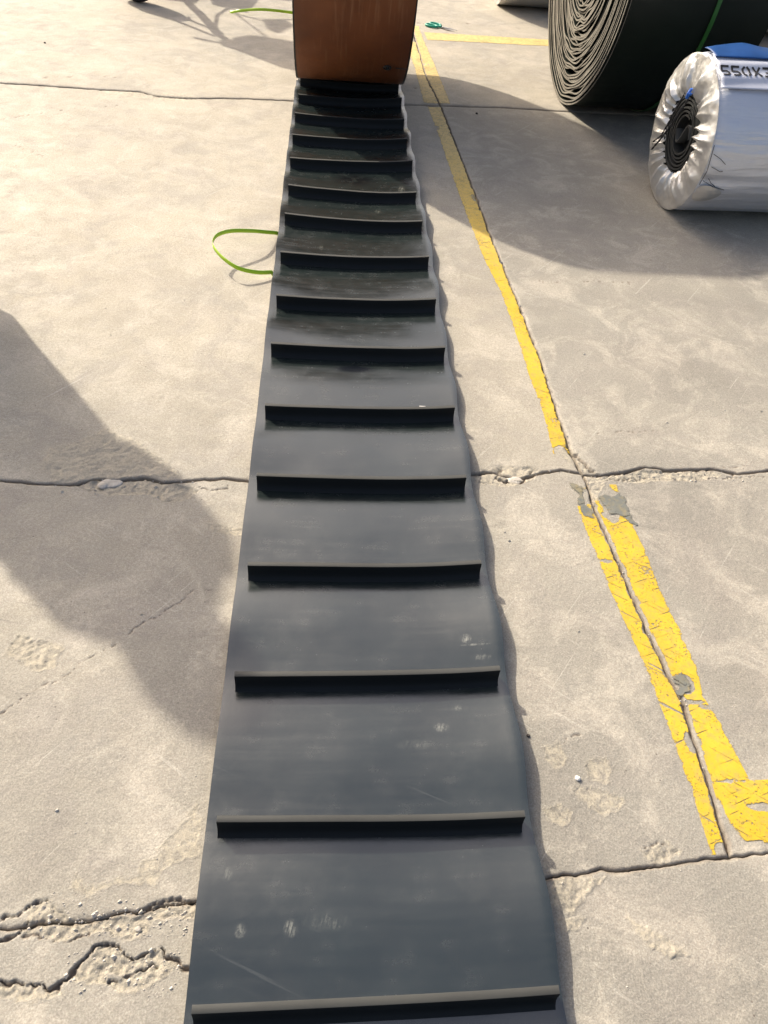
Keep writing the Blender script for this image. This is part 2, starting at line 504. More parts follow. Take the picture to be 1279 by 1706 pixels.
# carved cracks: (points, half width, depth)
CR = [
    (pts((0, 1532), (20, 1521), (50, 1505), (78, 1498)), .0045, .014),
    (pts((45, 1508), (41, 1530), (32, 1553), (12, 1562), (0, 1565)), .003, .012),
    (pts((38, 1560), (72, 1563), (110, 1561), (128, 1558), (150, 1552)), .003, .008),
    (pts((232, 1520), (258, 1508), (290, 1500), (328, 1501)), .005, .014),
    (pts((0, 1636), (20, 1643), (50, 1643), (90, 1645), (108, 1630), (140, 1597), (165, 1579), (200, 1577), (213, 1590), (240, 1593), (262, 1584), (280, 1600), (300, 1613), (320, 1607)), .0050, .016),
    (pts((183, 1638), (210, 1625), (235, 1617), (262, 1612)), .0045, .012),
    (pts((0, 1192), (60, 1150), (150, 1098), (230, 1045), (290, 1010), (325, 984), (365, 985)), .0012, .004),
    (pts((835, 784), (828, 796), (852, 801), (872, 800), (886, 786)), .007, .018),
    (pts((1010, 799), (1080, 795), (1110, 800), (1160, 799), (1200, 797), (1279, 796)), .0016, .006),
    (pts((1180, 782), (1196, 778), (1240, 779)), .002, .006),
    (pts((1208, 795), (1222, 794), (1226, 786)), .003, .010),
    (pts((0, 200), (40, 193), (110, 183), (200, 175)), .002, .005),
    (pts((40, 130), (110, 128), (160, 127), (240, 131)), .002, .004),
    (pts((940, 1240), (948, 1230), (962, 1222)), .002, .006),
    (pts((985, 722), (1040, 720), (1090, 718)), .0012, .004),
    (pts((640, 108), (690, 106), (715, 108)), .006, .016),
    (pts((667, 145), (690, 147), (712, 149)), .003, .010),
    (pts((690, 38), (735, 40), (760, 37), (790, 41)), .006, .012),
    (pts((945, 745), (962, 762), (985, 785), (1000, 793)), .007, .018),
    (pts((330, 812), (375, 814), (378, 806)), .002, .006),
    (pts((1075, 1410), (1095, 1404), (1112, 1400)), .002, .006),
    (pts((1050, 485), (1046, 470), (890, 469)), .0016, .002),
    (pts((20, 240), (50, 252), (70, 260)), .002, .003),
]
# broken, flaked places: (outline, depth, roughness)
SP = [
    (pts((128, 1458), (145, 1490), (150, 1478), (175, 1472), (215, 1462), (232, 1455), (236, 1436), (262, 1425), (270, 1405), (290, 1378), (325, 1340), (337, 1380), (330, 1425), (296, 1434), (270, 1450), (262, 1470), (220, 1468), (170, 1482), (146, 1495), (120, 1480)), .0035, .0015),
    (pts((45, 1510), (75, 1500), (110, 1525), (170, 1532), (230, 1530), (262, 1512), (300, 1502), (328, 1503), (326, 1522), (300, 1530), (250, 1535), (245, 1555), (200, 1560), (160, 1550), (120, 1558), (70, 1562), (42, 1558), (36, 1540)), .0065, .009),
    (pts((112, 1630), (140, 1600), (165, 1582), (198, 1580), (212, 1592), (238, 1596), (262, 1588), (280, 1604), (300, 1615), (260, 1616), (215, 1620), (170, 1622), (178, 1642), (140, 1640)), .0065, .009),
    (pts((180, 1640), (215, 1626), (262, 1614), (285, 1620), (262, 1640), (225, 1655), (195, 1650)), .005, .008),
    (pts((0, 1642), (40, 1646), (95, 1648), (105, 1655), (60, 1668), (0, 1665)), .005, .008),
    (pts((905, 1245), (932, 1240), (940, 1262), (930, 1283), (920, 1270)), .0042, .0012),
    (pts((975, 1278), (985, 1268), (1010, 1264), (1020, 1284), (1016, 1302), (998, 1308), (982, 1298)), .0042, .0015),
    (pts((952, 1312), (985, 1312), (1012, 1322), (1037, 1332), (1030, 1348), (1008, 1360), (988, 1352), (970, 1335)), .0045, .0012),
    (pts((908, 1345), (930, 1340), (952, 1348), (945, 1366), (925, 1370)), .004, .001),
    (pts((1070, 1415), (1110, 1401), (1132, 1420), (1105, 1438), (1082, 1436)), .006, .008),
    (pts((28, 1058), (60, 1066), (80, 1065), (112, 1082), (95, 1092), (88, 1110), (60, 1116), (35, 1104), (12, 1090)), .004, .005),
    (pts((85, 748), (130, 735), (175, 716), (232, 738), (272, 768), (300, 796), (240, 792), (180, 797), (90, 802), (70, 780)), .0015, .006),
    (pts((110, 808), (160, 800), (240, 797), (300, 806), (330, 820), (290, 838), (240, 824), (180, 824)), .009, .007),
    (pts((785, 795), (830, 778), (880, 776), (905, 790), (880, 800), (850, 808), (800, 806)), .008, .008),
    (pts((1000, 796), (1060, 783), (1120, 785), (1180, 783), (1200, 792), (1160, 800), (1090, 801), (1050, 805)), .008, .008),
    (pts((925, 748), (950, 745), (985, 785), (1010, 800), (985, 840), (975, 800), (950, 770)), .006, .006),
    (pts((915, 1470), (960, 1458), (1010, 1462), (985, 1485), (950, 1520), (925, 1510)), .0015, .005),
    (pts((930, 1530), (975, 1522), (968, 1545), (945, 1552)), .0015, .004),
    (pts((1045, 1530), (1100, 1560), (1150, 1590), (1120, 1600), (1080, 1580)), .0012, .005),
    (pts((345, 870), (372, 875), (410, 880), (408, 892), (370, 888), (345, 880)), .002, .005),
    (pts((160, 150), (300, 158), (340, 165), (280, 168), (180, 156)), .003, .006),
]

def height(x, y):
    """relief of the concrete; returns height, spall mask, crack mask"""
    h = .0016 * fbm(x * 1.3, y * 1.3, 3, 5) + .0007 * fbm(x * 9, y * 9, 4, 9) + .00035 * fbm(x * 60, y * 60, 2, 31)
    wx = .011 * fbm(x * 18, y * 18, 4, 41) + .006 * fbm(x * 85, y * 85, 2, 43); wy = .011 * fbm(x * 18, y * 18, 4, 57) + .006 * fbm(x * 85, y * 85, 2, 59)
    spall = np.zeros_like(h); crack = np.zeros_like(h)
    rn = fbm(x * 34, y * 34, 3, 71) + .9 * fbm(x * 105, y * 105, 2, 75) + .35 * vn(x * 230, y * 230, 79)
    for P, dep, ro in SP:
        x0, y0 = P.min(0) - .05; x1, y1 = P.max(0) + .05
        m = (x > x0) & (x < x1) & (y > y0) & (y < y1)
        if not m.any(): continue
        sdv = poly_sd(x[m] + wx[m], y[m] + wy[m], P)
        k = sstep(.0012, -.0022, sdv)
        h[m] -= k * (dep * .6 + ro * .45 * rn[m])
        spall[m] = np.maximum(spall[m], sstep(.006, -.004, sdv))
    for P, w, dep in CR:
        x0, y0 = P.min(0) - .04; x1, y1 = P.max(0) + .04
        m = (x > x0) & (x < x1) & (y > y0) & (y < y1)
        if not m.any(): continue
        dd = seg_dist(x[m] + wx[m] * 1.0, y[m] + wy[m] * 1.0, P) + .0010 * vn(x[m] * 160, y[m] * 160, 6)
        ww = w * (.50 + .55 * fbm(x[m] * 24, y[m] * 24, 3, 90))
        h[m] -= dep * .75 * sstep(ww * 1.25, ww * .25, dd)
        crack[m] = np.maximum(crack[m], sstep(ww * 1.5, ww * .6, dd))
    return h, spall, crack

ground = mesh_obj('ground', [(-160, -160, -.030), (160, -160, -.030), (160, 160, -.030), (-160, 160, -.030)], [(0, 1, 2, 3)], M['dirt'], smooth=False)
tag(ground, kind='structure')

def dense(a, b, d0, d1, step, coarse):
    """positions from a to b with fine steps inside d0..d1"""
    out = []
    for lo, hi, st in ((a, max(a, d0), coarse), (max(a, d0), min(b, d1), step), (min(b, d1), b, coarse)):
        if hi - lo > 1e-6:
            n = max(2, int(round((hi - lo) / st)) + 1)
            out.append(np.linspace(lo, hi, n))
    return np.unique(np.round(np.concatenate(out), 6))

def slab(xl, xr, yb, yt, us, vs, grey, seed, gap=(.0035, .0035, .0035, .0035)):
    """one cast slab between four ragged joint lines"""
    U, V = np.meshgrid(us, vs)
    x = xl(0 * V + 2) + (xr(0 * V + 2) - xl(0 * V + 2)) * U
    y = None
    for _ in range(3):
        b = yb(x) + (gap[2] if yb is not Yb else .0016) * (1 + .9 * fbm(x * 26, 0 * x + seed, 4, seed)); t = yt(x) - (gap[3] if yt is not Yb else .0016) * (1 + .9 * fbm(x * 26, 0 * x + seed + 9, 4, seed + 1))
        y = b + (t - b) * V
        l = xl(y) + gap[0] * (1 + .9 * fbm(y * 26, 0 * y + seed, 4, seed + 2)); r = xr(y) - gap[1] * (1 + .9 * fbm(y * 26, 0 * y + seed, 4, seed + 3))
        x = l + (r - l) * U
    z, spl, crk = height(x, y)
    # arrises rounded and chipped
    ed = np.minimum(np.minimum((x - l), (r - x)), np.minimum((y - b), (t - y)))
    chip = .004 + .020 * np.clip(fbm(x * 14, y * 14, 3, seed + 5) - .05, 0, 1)
    k = 1 - np.clip(ed / chip, 0, 1)
    z = z - .0045 * k ** 2
    spl = np.maximum(spl, .25 * k)
    crk = np.maximum(crk, .65 * sstep(.007, .001, ed + .004 * fbm(x * 60, y * 60, 3, 19)))
    nu, nv = len(us), len(vs)
    Vt = np.stack([x, y, z], -1).reshape(-1, 3)
    Q = [grid_quads(nu, nv)]
    # side walls
    idx = np.arange(nu * nv).reshape(nv, nu)
    rim = np.concatenate([idx[0, :], idx[1:, -1], idx[-1, -2::-1], idx[-2:0:-1, 0]])
    low = Vt[rim].copy(); low[:, 2] = -.05
    base = len(Vt)
    Vt = np.vstack([Vt, low])
    n = len(rim); a = np.arange(n); b2 = (a + 1) % n
    Q.append(np.stack([rim[a], base + a, base + b2, rim[b2]], -1))
    me = np_mesh('concrete_slab', Vt, np.vstack(Q))
    pad = np.zeros(n)
    for nm, arr in (('spall', spl), ('crack', crk)):
        at_ = me.attributes.new(nm, 'FLOAT', 'POINT')
        at_.data.foreach_set('value', np.concatenate([arr.ravel(), pad + (.6 if nm == 'crack' else 0)]).astype(np.float32))
    gv = grey(x, y) if callable(grey) else grey + 0 * x
    gv = np.clip(gv + .25 * fbm(x * 1.7, y * 1.7, 4, 77), 0, 1)
    at_ = me.attributes.new('grey', 'FLOAT', 'POINT')
    at_.data.foreach_set('value', np.concatenate([gv.ravel(), pad + .7]).astype(np.float32))
    return link('concrete_slab', me, M['concrete'], ground)

def cst(v): return lambda t: v + 0 * np.asarray(t, float)
def frac(a): return (a - a[0]) / (a[-1] - a[0])
XL, XR = -3.4, 3.6
gL = lambda x, y: .80 - .60 * sstep(.3, 2.6, y) - .12 * sstep(-.2, -1.0, x)  # own beige plus distance glare put into the tone: greyer near, paler far
gR = lambda x, y: .95 - .38 * sstep(1.5, 4.5, y)  # own grey, with near darkening and far shade partly painted in
# row nearest the camera
slab(cst(XL), cst(XR), cst(-2.2), Yb, frac(dense(XL, XR, -.72, 1.12, .0029, .08)), frac(dense(-2.2, .52, .22, .56, .0028, .08)),
     lambda x, y: .78 + .5 * sstep(.2, .6, x), 11)
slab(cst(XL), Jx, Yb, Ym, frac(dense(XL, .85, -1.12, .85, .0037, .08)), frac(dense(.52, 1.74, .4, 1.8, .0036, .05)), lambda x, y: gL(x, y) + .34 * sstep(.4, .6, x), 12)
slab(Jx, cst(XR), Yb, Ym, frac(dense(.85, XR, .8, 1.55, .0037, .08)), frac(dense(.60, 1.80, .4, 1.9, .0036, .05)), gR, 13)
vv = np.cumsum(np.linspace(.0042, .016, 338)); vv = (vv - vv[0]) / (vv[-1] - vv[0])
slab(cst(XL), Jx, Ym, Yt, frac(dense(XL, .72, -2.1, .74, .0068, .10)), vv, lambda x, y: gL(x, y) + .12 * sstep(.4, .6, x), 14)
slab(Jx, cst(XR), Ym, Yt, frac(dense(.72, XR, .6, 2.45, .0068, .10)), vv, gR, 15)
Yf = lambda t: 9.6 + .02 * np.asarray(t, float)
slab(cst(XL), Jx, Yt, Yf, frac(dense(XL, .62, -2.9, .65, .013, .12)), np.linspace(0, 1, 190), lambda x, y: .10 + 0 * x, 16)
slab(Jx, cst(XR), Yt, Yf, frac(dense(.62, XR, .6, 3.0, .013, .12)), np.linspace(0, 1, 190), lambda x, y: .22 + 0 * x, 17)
# the yard goes on in plain slabs outside the picture
u8 = np.linspace(0, 1, 24)
for bx, cxs in enumerate([(-60, -30), (-30, -12), (-12, XL), (XL, Jx), (Jx, XR), (XR, 12), (12, 30), (30, 60)]):
    for by, (q0, q1) in enumerate([(-40, -12), (-12, -2.2), (-2.2, None), (9.6, 18), (18, 40), (40, 90)]):
        inner = bx in (3, 4)
        if q1 is None:
            if inner: continue
            q1 = 9.6
        f0 = cxs[0] if callable(cxs[0]) else cst(cxs[0]); f1 = cxs[1] if callable(cxs[1]) else cst(cxs[1])
        slab(f0, f1, Yf if q0 == 9.6 else cst(q0), Yf if q1 == 9.6 else cst(q1), u8, u8, lambda x, y: .25 + 0 * x, 30 + bx * 7 + by)

# joint filler in the near lengthwise joint
def strip_mesh(name, fl, fr, y0, y1, nu, step, zoff, mat, worn=None, parent=None, rag=.0):
    n = max(3, int((y1 - y0) / step))
    ys = np.linspace(y0, y1, n); us = np.linspace(0, 1, nu)
    U, Yv = np.meshgrid(us, ys)
    l = fl(Yv) + rag * fbm(Yv * 30, Yv * 0 + 3, 4, 5); r = fr(Yv) + rag * fbm(Yv * 30, Yv * 0 + 8, 4, 6)
    x = l + (r - l) * U
    z, _, _ = height(x, Yv)
    me = np_mesh(name, np.stack([x, Yv, z + zoff], -1).reshape(-1, 3), grid_quads(nu, n))
    ed = np.minimum(np.minimum(U, 1 - U) * np.abs(r - l), np.minimum(Yv - y0, y1 - Yv)) / .012
    a = me.attributes.new('edge', 'FLOAT', 'POINT'); a.data.foreach_set('value', np.clip(ed, 0, 1).astype(np.float32).ravel())
    w = worn(x, Yv) if worn else 0 * x
    a = me.attributes.new('worn', 'FLOAT', 'POINT'); a.data.foreach_set('value', w.astype(np.float32).ravel())
    return link(name, me, mat, parent)

fill = strip_mesh('joint_filler', lambda y: Jx(y) - .013, lambda y: Jx(y) + .013, .60, 1.72, 14, .003, -.0105, M['filler'], rag=.004)
tag(fill, kind='structure')

# ------------------------------------------------------------------ painted lines
def wearspots(spots):
    W = [(at(px, py), rx, ry, k) for px, py, rx, ry, k in spots]
    def f(x, y):
        o = np.zeros_like(x)
        n = fbm(x * 22, y * 22, 4, 13)
        for (cx, cy), rx, ry, k in W:
            d = np.hypot((x - cx) / rx, (y - cy) / ry) + .45 * n
            o = np.maximum(o, k * sstep(1.15, .55, d))
        return o
    return f
def edge_line(*p):
    return interp_line(pts(*p), 1)
line = empty('yellow_floor_line', (float(_J[5][0]), 3.0, 0))
tag(line, 'worn yellow floor line beside the lengthwise joint, turning right near the camera', 'floor marking', kind=None)
def lp(o):
    o.parent = line; o.matrix_parent_inverse = Matrix.Translation(-line.location); return o
gl = .0045
# left stripe beyond the cross joint
e1 = edge_line((690, 112), (701, 145), (712, 178), (730, 225), (745, 270), (763, 320), (782, 372), (805, 430), (835, 490), (860, 560), (882, 630), (905, 690), (920, 752))
yN, yF = at(935, 757)[1], at(712, 178)[1]
sp1 = wearspots([(933, 752, .03, .03, 1), (725, 213, .03, .05, .6), (790, 330, .02, .05, .5)])
lp(strip_mesh('stripe', e1, lambda y: Jx(y) - gl, yN, yF, 16, .006, .0012, M['paint'], sp1))
# both stripes beyond the far joint
lp(strip_mesh('faded_stripe', edge_line((682, 90), (690, 112), (706, 174)), lambda y: Jx(y) - gl, at(706, 172)[1], at(682, 70)[1], 8, .02, .0012, M['paint_old']))
e2 = edge_line((700, 52), (705, 66), (723, 106), (751, 175))
lp(strip_mesh('faded_stripe', lambda y: Jx(y) + gl, e2, at(751, 174)[1], at(700, 44)[1], 12, .02, .0012, M['paint_old']))
# far cross stripe
yA, yB = at(710, 67)[1], at(703, 54)[1]
def xstripe(name, P0, P1, Q0, Q1, nx, ny, mat, worn=None, flip=False):
    """stripe between near edge P0-P1 and far edge Q0-Q1"""
    u = np.linspace(0, 1, nx); v = np.linspace(0, 1, ny)
    U, V = np.meshgrid(u, v)
    a, b, c, d = (np.array(q) for q in (P0, P1, Q0, Q1))
    x = (a[0] * (1 - U) + b[0] * U) * (1 - V) + (c[0] * (1 - U) + d[0] * U) * V
    y = (a[1] * (1 - U) + b[1] * U) * (1 - V) + (c[1] * (1 - U) + d[1] * U) * V
    z, _, _ = height(x, y)
    me = np_mesh(name, np.stack([x, y, z + .0016], -1).reshape(-1, 3), grid_quads(nx, ny))
    ed = np.minimum(V, 1 - V) * abs(c[1] - a[1]) / .012
    at1 = me.attributes.new('edge', 'FLOAT', 'POINT'); at1.data.foreach_set('value', np.clip(ed, 0, 1).astype(np.float32).ravel())
    w = worn(x, y) if worn else 0 * x
    at2 = me.attributes.new('worn', 'FLOAT', 'POINT'); at2.data.foreach_set('value', w.astype(np.float32).ravel())
    return link(name, me, mat)
ax0, ax1 = at(712, 67), at(905, 77); bx0, bx1 = at(706, 54), at(905, 66)
ext = 1.6
def along(p, q, k): return (p[0] + (q[0] - p[0]) * k, p[1] + (q[1] - p[1]) * k)
lp(xstripe('faded_stripe', ax0, along(ax0, ax1, ext), bx0, along(bx0, bx1, ext), 160, 12, M['paint_old']))
# near stripes
e3 = edge_line((950, 808), (970, 872), (995, 930), (1012, 975), (1032, 1020), (1060, 1080), (1085, 1140), (1105, 1190), (1130, 1260), (1155, 1330), (1185, 1425))
sp3 = wearspots([(960, 828, .05, .05, 1), (1205, 1420, .02, .02, 1), (1150, 1240, .012, .03, .8), (1010, 935, .03, .012, .7)])
lp(strip_mesh('stripe', e3, lambda y: Jx(y) - gl - .003, at(1192, 1424)[1], at(950, 812)[1], 22, .004, .0012, M['paint'], sp3))
e4 = edge_line((1026, 808), (1050, 868), (1075, 920), (1100, 985), (1130, 1045), (1160, 1110), (1170, 1160), (1200, 1205), (1215, 1235), (1250, 1303))
sp4 = wearspots([(1020, 838, .055, .085, 1), (1000, 812, .05, .06, 1), (1140, 1140, .026, .030, 1), (1155, 1170, .05, .010, .8), (1175, 1178, .03, .01, .7), (1225, 1345, .010, .03, .7)])
lp(strip_mesh('stripe', lambda y: Jx(y) + gl + .004, e4, at(1250, 1302)[1], at(1026, 808)[1], 30, .004, .0012, M['paint'], sp4))
sp5 = wearspots([(1262, 1345, .034, .012, .75), (1212, 1395, .04, .05, 1), (1245, 1405, .06, .010, .8), (1278, 1412, .03, .010, .9), (1205, 1360, .010, .05, .8)])
c0 = at(1215, 1412); c1 = at(1340, 1406); c2 = (Jx(at(1250, 1302)[1]) + .008, at(1250, 1302)[1] - .0005); c3 = at(1340, 1296)
lp(xstripe('stripe', (c0[0], c0[1]), along(c0, c1, 4), (float(c2[0]), float(c2[1])), along(c2, c3, 4), 240, 30, M['paint'], sp5))
# grey paint brushed over the old stripe ends
def patch(name, P, mat, step=.004):
    P = pts(*P); x0, y0 = P.min(0) - .02; x1, y1 = P.max(0) + .02
    nx, ny = int((x1 - x0) / step), int((y1 - y0) / step)
    X_, Y_ = np.meshgrid(np.linspace(x0, x1, nx), np.linspace(y0, y1, ny))
    z, _, _ = height(X_, Y_)
    sdv = poly_sd(X_, Y_, P) + .022 * fbm(X_ * 30, Y_ * 22, 4, 3)
    me = np_mesh(name, np.stack([X_, Y_, z + .0024], -1).reshape(-1, 3), grid_quads(nx, ny))
    a = me.attributes.new('edge', 'FLOAT', 'POINT'); a.data.foreach_set('value', np.clip(-sdv / .014, 0, 1).astype(np.float32).ravel())
    a = me.attributes.new('worn', 'FLOAT', 'POINT'); a.data.foreach_set('value', (sstep(-.002, .003, sdv)).astype(np.float32).ravel())
    return link(name, me, mat)
lp(patch('grey_overpaint', ((952, 808), (972, 808), (976, 835), (990, 865), (970, 858)), M['paint_grey']))
lp(patch('grey_overpaint', ((1000, 828), (1030, 822), (1044, 840), (1055, 872), (1040, 868), (1012, 850)), M['paint_grey']))
lp(patch('grey_overpaint', ((1118, 1132), (1140, 1122), (1156, 1132), (1150, 1155), (1130, 1158)), M['paint_grey']))

# ------------------------------------------------------------------ stones and grit
def stone(name, px, py, r, flat, mat, label, seed, rz=0.0, sx=1.0, group=None, dz=0.0):
    bm = bmesh.new()
    bmesh.ops.create_icosphere(bm, subdivisions=3, radius=1)
    rnd = random.Random(seed)
    o1, o2 = rnd.random() * 50, rnd.random() * 50
    for v in bm.verts:
        n = float(fbm(np.array([v.co.x * 1.2 + o1 + v.co.z]), np.array([v.co.y * 1.2 + o2 - v.co.z]), 3, seed)[0])
        v.co *= 1 + .45 * n
        v.co.x *= r * sx; v.co.y *= r; v.co.z *= r * flat
    me = bpy.data.meshes.new(name); bm.to_mesh(me); bm.free()
    x, y = at(px, py)
    h, _, _ = height(np.array([x]), np.array([y]))
    o = link(name, me, mat)
    o.location = (x, y, float(h[0]) + r * flat * .55 + dz); o.rotation_euler = (0, 0, rz)
    return tag(o, label, 'stone', group)
stone('white_pebble', 962, 1298, .0065, .85, M['whitestone'], 'small white pebble lying among the flaked patches right of the belt', 3)
stone('stone_chip', 188, 803, .022, .22, M['stone'], 'pale flat chip of concrete lying in the long crack left of the belt', 5, .12, 1.5, dz=-.004)
stone('stone_chip', 172, 808, .012, .5, M['stone'], 'small broken chip beside the larger flat one in the left crack', 6, .5, 1.2)
stone('stone_chip', 857, 797, .018, .25, M['stone'], 'pale loose chip sitting in the fork of the crack right of the belt', 8, .1, 1.3, dz=-.008)
stone('stone_chip', 230, 1548, .005, .6, M['stone'], 'little crumb in the broken strip, lower left of the belt', 10, 0, 1.2)
stone('dark_pebble', 880, 1226, .004, .8, M['darkgrit'], 'tiny dark pebble close to the right edge of the belt', 12)
stone('dark_pebble', 794, 190, .007, .7, M['darkgrit'], 'small dark pebble in the shade right of the yellow line', 13)
stone('dark_pebble', 75, 72, .007, .7, M['darkgrit'], 'dark crumb on the sunlit concrete near the parked scooter', 14)
stone('belt_crumb', 866, 1247, .004, .8, M['whitestone'], 'white crumb at the right edge of the belt', 15)
rnd = random.Random(5)
parts = []
for k in range(620):
    c = rnd.random()
    if c < .25: x, y = at(rnd.uniform(40, 325), rnd.uniform(1500, 1560))
    elif c < .4: x, y = at(rnd.uniform(110, 300), rnd.uniform(1580, 1660))
    elif c < .55: x, y = at(rnd.uniform(90, 330), rnd.uniform(798, 830))
    elif c < .7: x, y = at(rnd.uniform(785, 1279), rnd.uniform(780, 808))
    elif c < .85:
        y = rnd.uniform(.6, 3.2); x = float(Jx(y)) + rnd.gauss(0, .012)
    else: x, y = at(rnd.uniform(20, 1270), rnd.uniform(300, 1700))
    if -.24 < x < .47: continue
    r = (rnd.uniform(.0012, .0032) if rnd.random() < .82 else rnd.uniform(.003, .0065)) * (1.0 if y < 2 else 1.3)
    h, _, _ = height(np.array([x]), np.array([y]))
    z = float(h[0]) + r * .3
    V = [(x + r * rnd.uniform(.6, 1.4) * math.cos(a), y + r * rnd.uniform(.6, 1.4) * math.sin(a), z - r * .6) for a in (0, 1.6, 3.1, 4.7)]
    V += [(x + r * .3, y + r * .2, z + r * rnd.uniform(.1, .4)), (x - r * .5, y - r * .2, z + r * rnd.uniform(.1, .35))]
    parts.append((V, [(0, 1, 4), (1, 2, 5), (1, 5, 4), (2, 3, 5), (3, 0, 4), (3, 4, 5)]))
V, Fc = merge(parts)
tag(mesh_obj('loose_grit', V, Fc, M['stone'], smooth=False), 'loose crumbs of concrete scattered along cracks and joints', 'grit', kind='stuff')

# ------------------------------------------------------------------ the cleated belt
belt = empty('cleated_conveyor_belt', (.11, 3.0, 0))
tag(belt, 'black cleated conveyor belt rolled out over the concrete, far end in a red brown roll', 'conveyor belt')
def bp(o):
    o.parent = belt; o.matrix_parent_inverse = Matrix.Translation(-belt.location); return o
CT = .0623
CL = [(318, 1690), (360, 1370), (390, 1127), (412, 942), (427, 793), (441, 676), (451, 573), (460, 494), (467, 421), (474, 357), (480, 309), (483, 264), (487, 225), (491, 189), (497, 158), (500, 131)]
CRt = [(930, 1660), (873, 1366), (832, 1122), (801, 945), (776, 801), (757, 684), (741, 584), (726, 503), (714, 433), (703, 374), (693, 326), (687, 272), (678, 236), (673, 203), (669, 168), (664, 145)]
S0, Y0 = .33719, .3203
TH = .010
def belt_z(x, y):
    ph = (y - Y0) / S0
    bumpk = .5 - .5 * np.cos(2 * np.pi * ph)
    seg = np.floor(ph)
    ar = .0055 + .005 * hsh(seg, seg * 0, 3)
    al = .006 + .004 * hsh(seg, seg * 0, 8)
    r = np.clip((x - .10) / .34, 0, 1); l = np.clip((.10 - x) / .32, 0, 1)
    far = sstep(1.6, 3.2, y)
    z = TH + .002 + r ** 2.2 * (.017 + ar * bumpk) + l ** 2.4 * (.003 + (al + .006 * far) * bumpk)
    z = z + .0035 * far * (np.abs(x - .11) / .33) ** 2 + .0045 * bumpk + .007 * r ** 2 * fbm(y * 1.7, y * 0, 3, 14)
    z = z + .0030 * fbm(x * 2.6, y * 3.4, 3, 21)
    return z
xs = np.concatenate([np.linspace(0, 1, 70)])
ys = np.arange(-1.05, 5.44, .0105)
U, Yv = np.meshgrid(xs, ys)
le = -.2235 + .0035 * fbm(Yv * 1.6, Yv * 0, 2, 2); re = .449 + .004 * fbm(Yv * 1.9, Yv * 0 + 5, 2, 4) - .004 * np.cos(2 * np.pi * (Yv - Y0) / S0)
Xv = le + (re - le) * U
Zt = belt_z(Xv, Yv)
nu, nv = len(xs), len(ys)
Vt = np.vstack([np.stack([Xv, Yv, Zt], -1).reshape(-1, 3), np.stack([Xv, Yv, Zt - TH], -1).reshape(-1, 3)])
N0 = nu * nv
Q = [grid_quads(nu, nv), grid_quads(nu, nv, N0)[:, ::-1]]
j = np.arange(nv - 1)
Q.append(np.stack([j * nu, N0 + j * nu, N0 + (j + 1) * nu, (j + 1) * nu][::-1], -1))
Q.append(np.stack([j * nu + nu - 1, N0 + j * nu + nu - 1, N0 + (j + 1) * nu + nu - 1, (j + 1) * nu + nu - 1], -1))
i = np.arange(nu - 1)
Q.append(np.stack([i, i + 1, N0 + i + 1, N0 + i], -1)[:, ::-1])
me = np_mesh('belt_strip', Vt, np.vstack(Q))
strip = bp(link('belt_strip', me, M['belt']))
bvw = strip.modifiers.new('edge', 'EDGE_SPLIT'); bvw.split_angle = R(50)

def make_cleat(p, q, zt=None):
    """upright rubber cleat from p to q (front top corners)"""
    n = 30
    prof = [(-.014, .0, 0), (-.007, .0045, 0), (-.0015, .014, 0), (0, .030, 0), (.0, .92, 0), (.0009, .99, 1), (.002, 1, 1), (.0135, 1, 1), (.0148, .985, 1), (.0150, .92, 0), (.0155, .030, 0), (.018, .012, 0), (.024, .0, 0)]
    V, Fc, mi = [], [], []
    d = Vector((q[0] - p[0], q[1] - p[1], 0)); L = d.length; d.normalize(); nrm = Vector((-d.y, d.x, 0))
    base = []
    for k in range(n + 1):
        u = k / n
        x = p[0] + (q[0] - p[0]) * u; y = p[1] + (q[1] - p[1]) * u
        zb = float(belt_z(np.array([x]), np.array([y]))[0]) - .0006
        base.append((x, y, zb))
    mean = sum(b[2] for b in base) / len(base)
    for (x, y, zb) in base:
        hz = CT - mean
        for (o, h, _) in prof:
            hh = h * hz if h > .1 else h
            V.append((x + nrm.x * o, y + nrm.y * o, zb + hh))
    m = len(prof)
    for k in range(n):
        for a in range(m - 1):
            Fc.append((k * m + a, (k + 1) * m + a, (k + 1) * m + a + 1, k * m + a + 1)); mi.append(1 if prof[a][2] and prof[a + 1][2] else 0)
    Fc.append(tuple(range(m))); mi.append(0)
    Fc.append(tuple(range(n * m + m - 1, n * m - 1, -1))); mi.append(0)
    o = mesh_obj('cleat', V, Fc, [M['cleat'], M['cleat_top']], mi=mi)
    e = o.modifiers.new('edge', 'EDGE_SPLIT'); e.split_angle = R(35)
    return bp(o)
for a, b in zip(CL, CRt):
    make_cleat(at(*a, z=CT), at(*b, z=CT))
for k in (1, 2, 3):
    make_cleat((-.20, Y0 - k * S0), (.425, Y0 - k * S0 + .01))
# small white fleck on one cleat
x, y = at(705, 681, CT)
bp(mesh_obj('white_fleck', *box(x - .012, x + .008, y + .001, y + .013, CT - .003, CT + .0012), M['whitestone'], smooth=False))

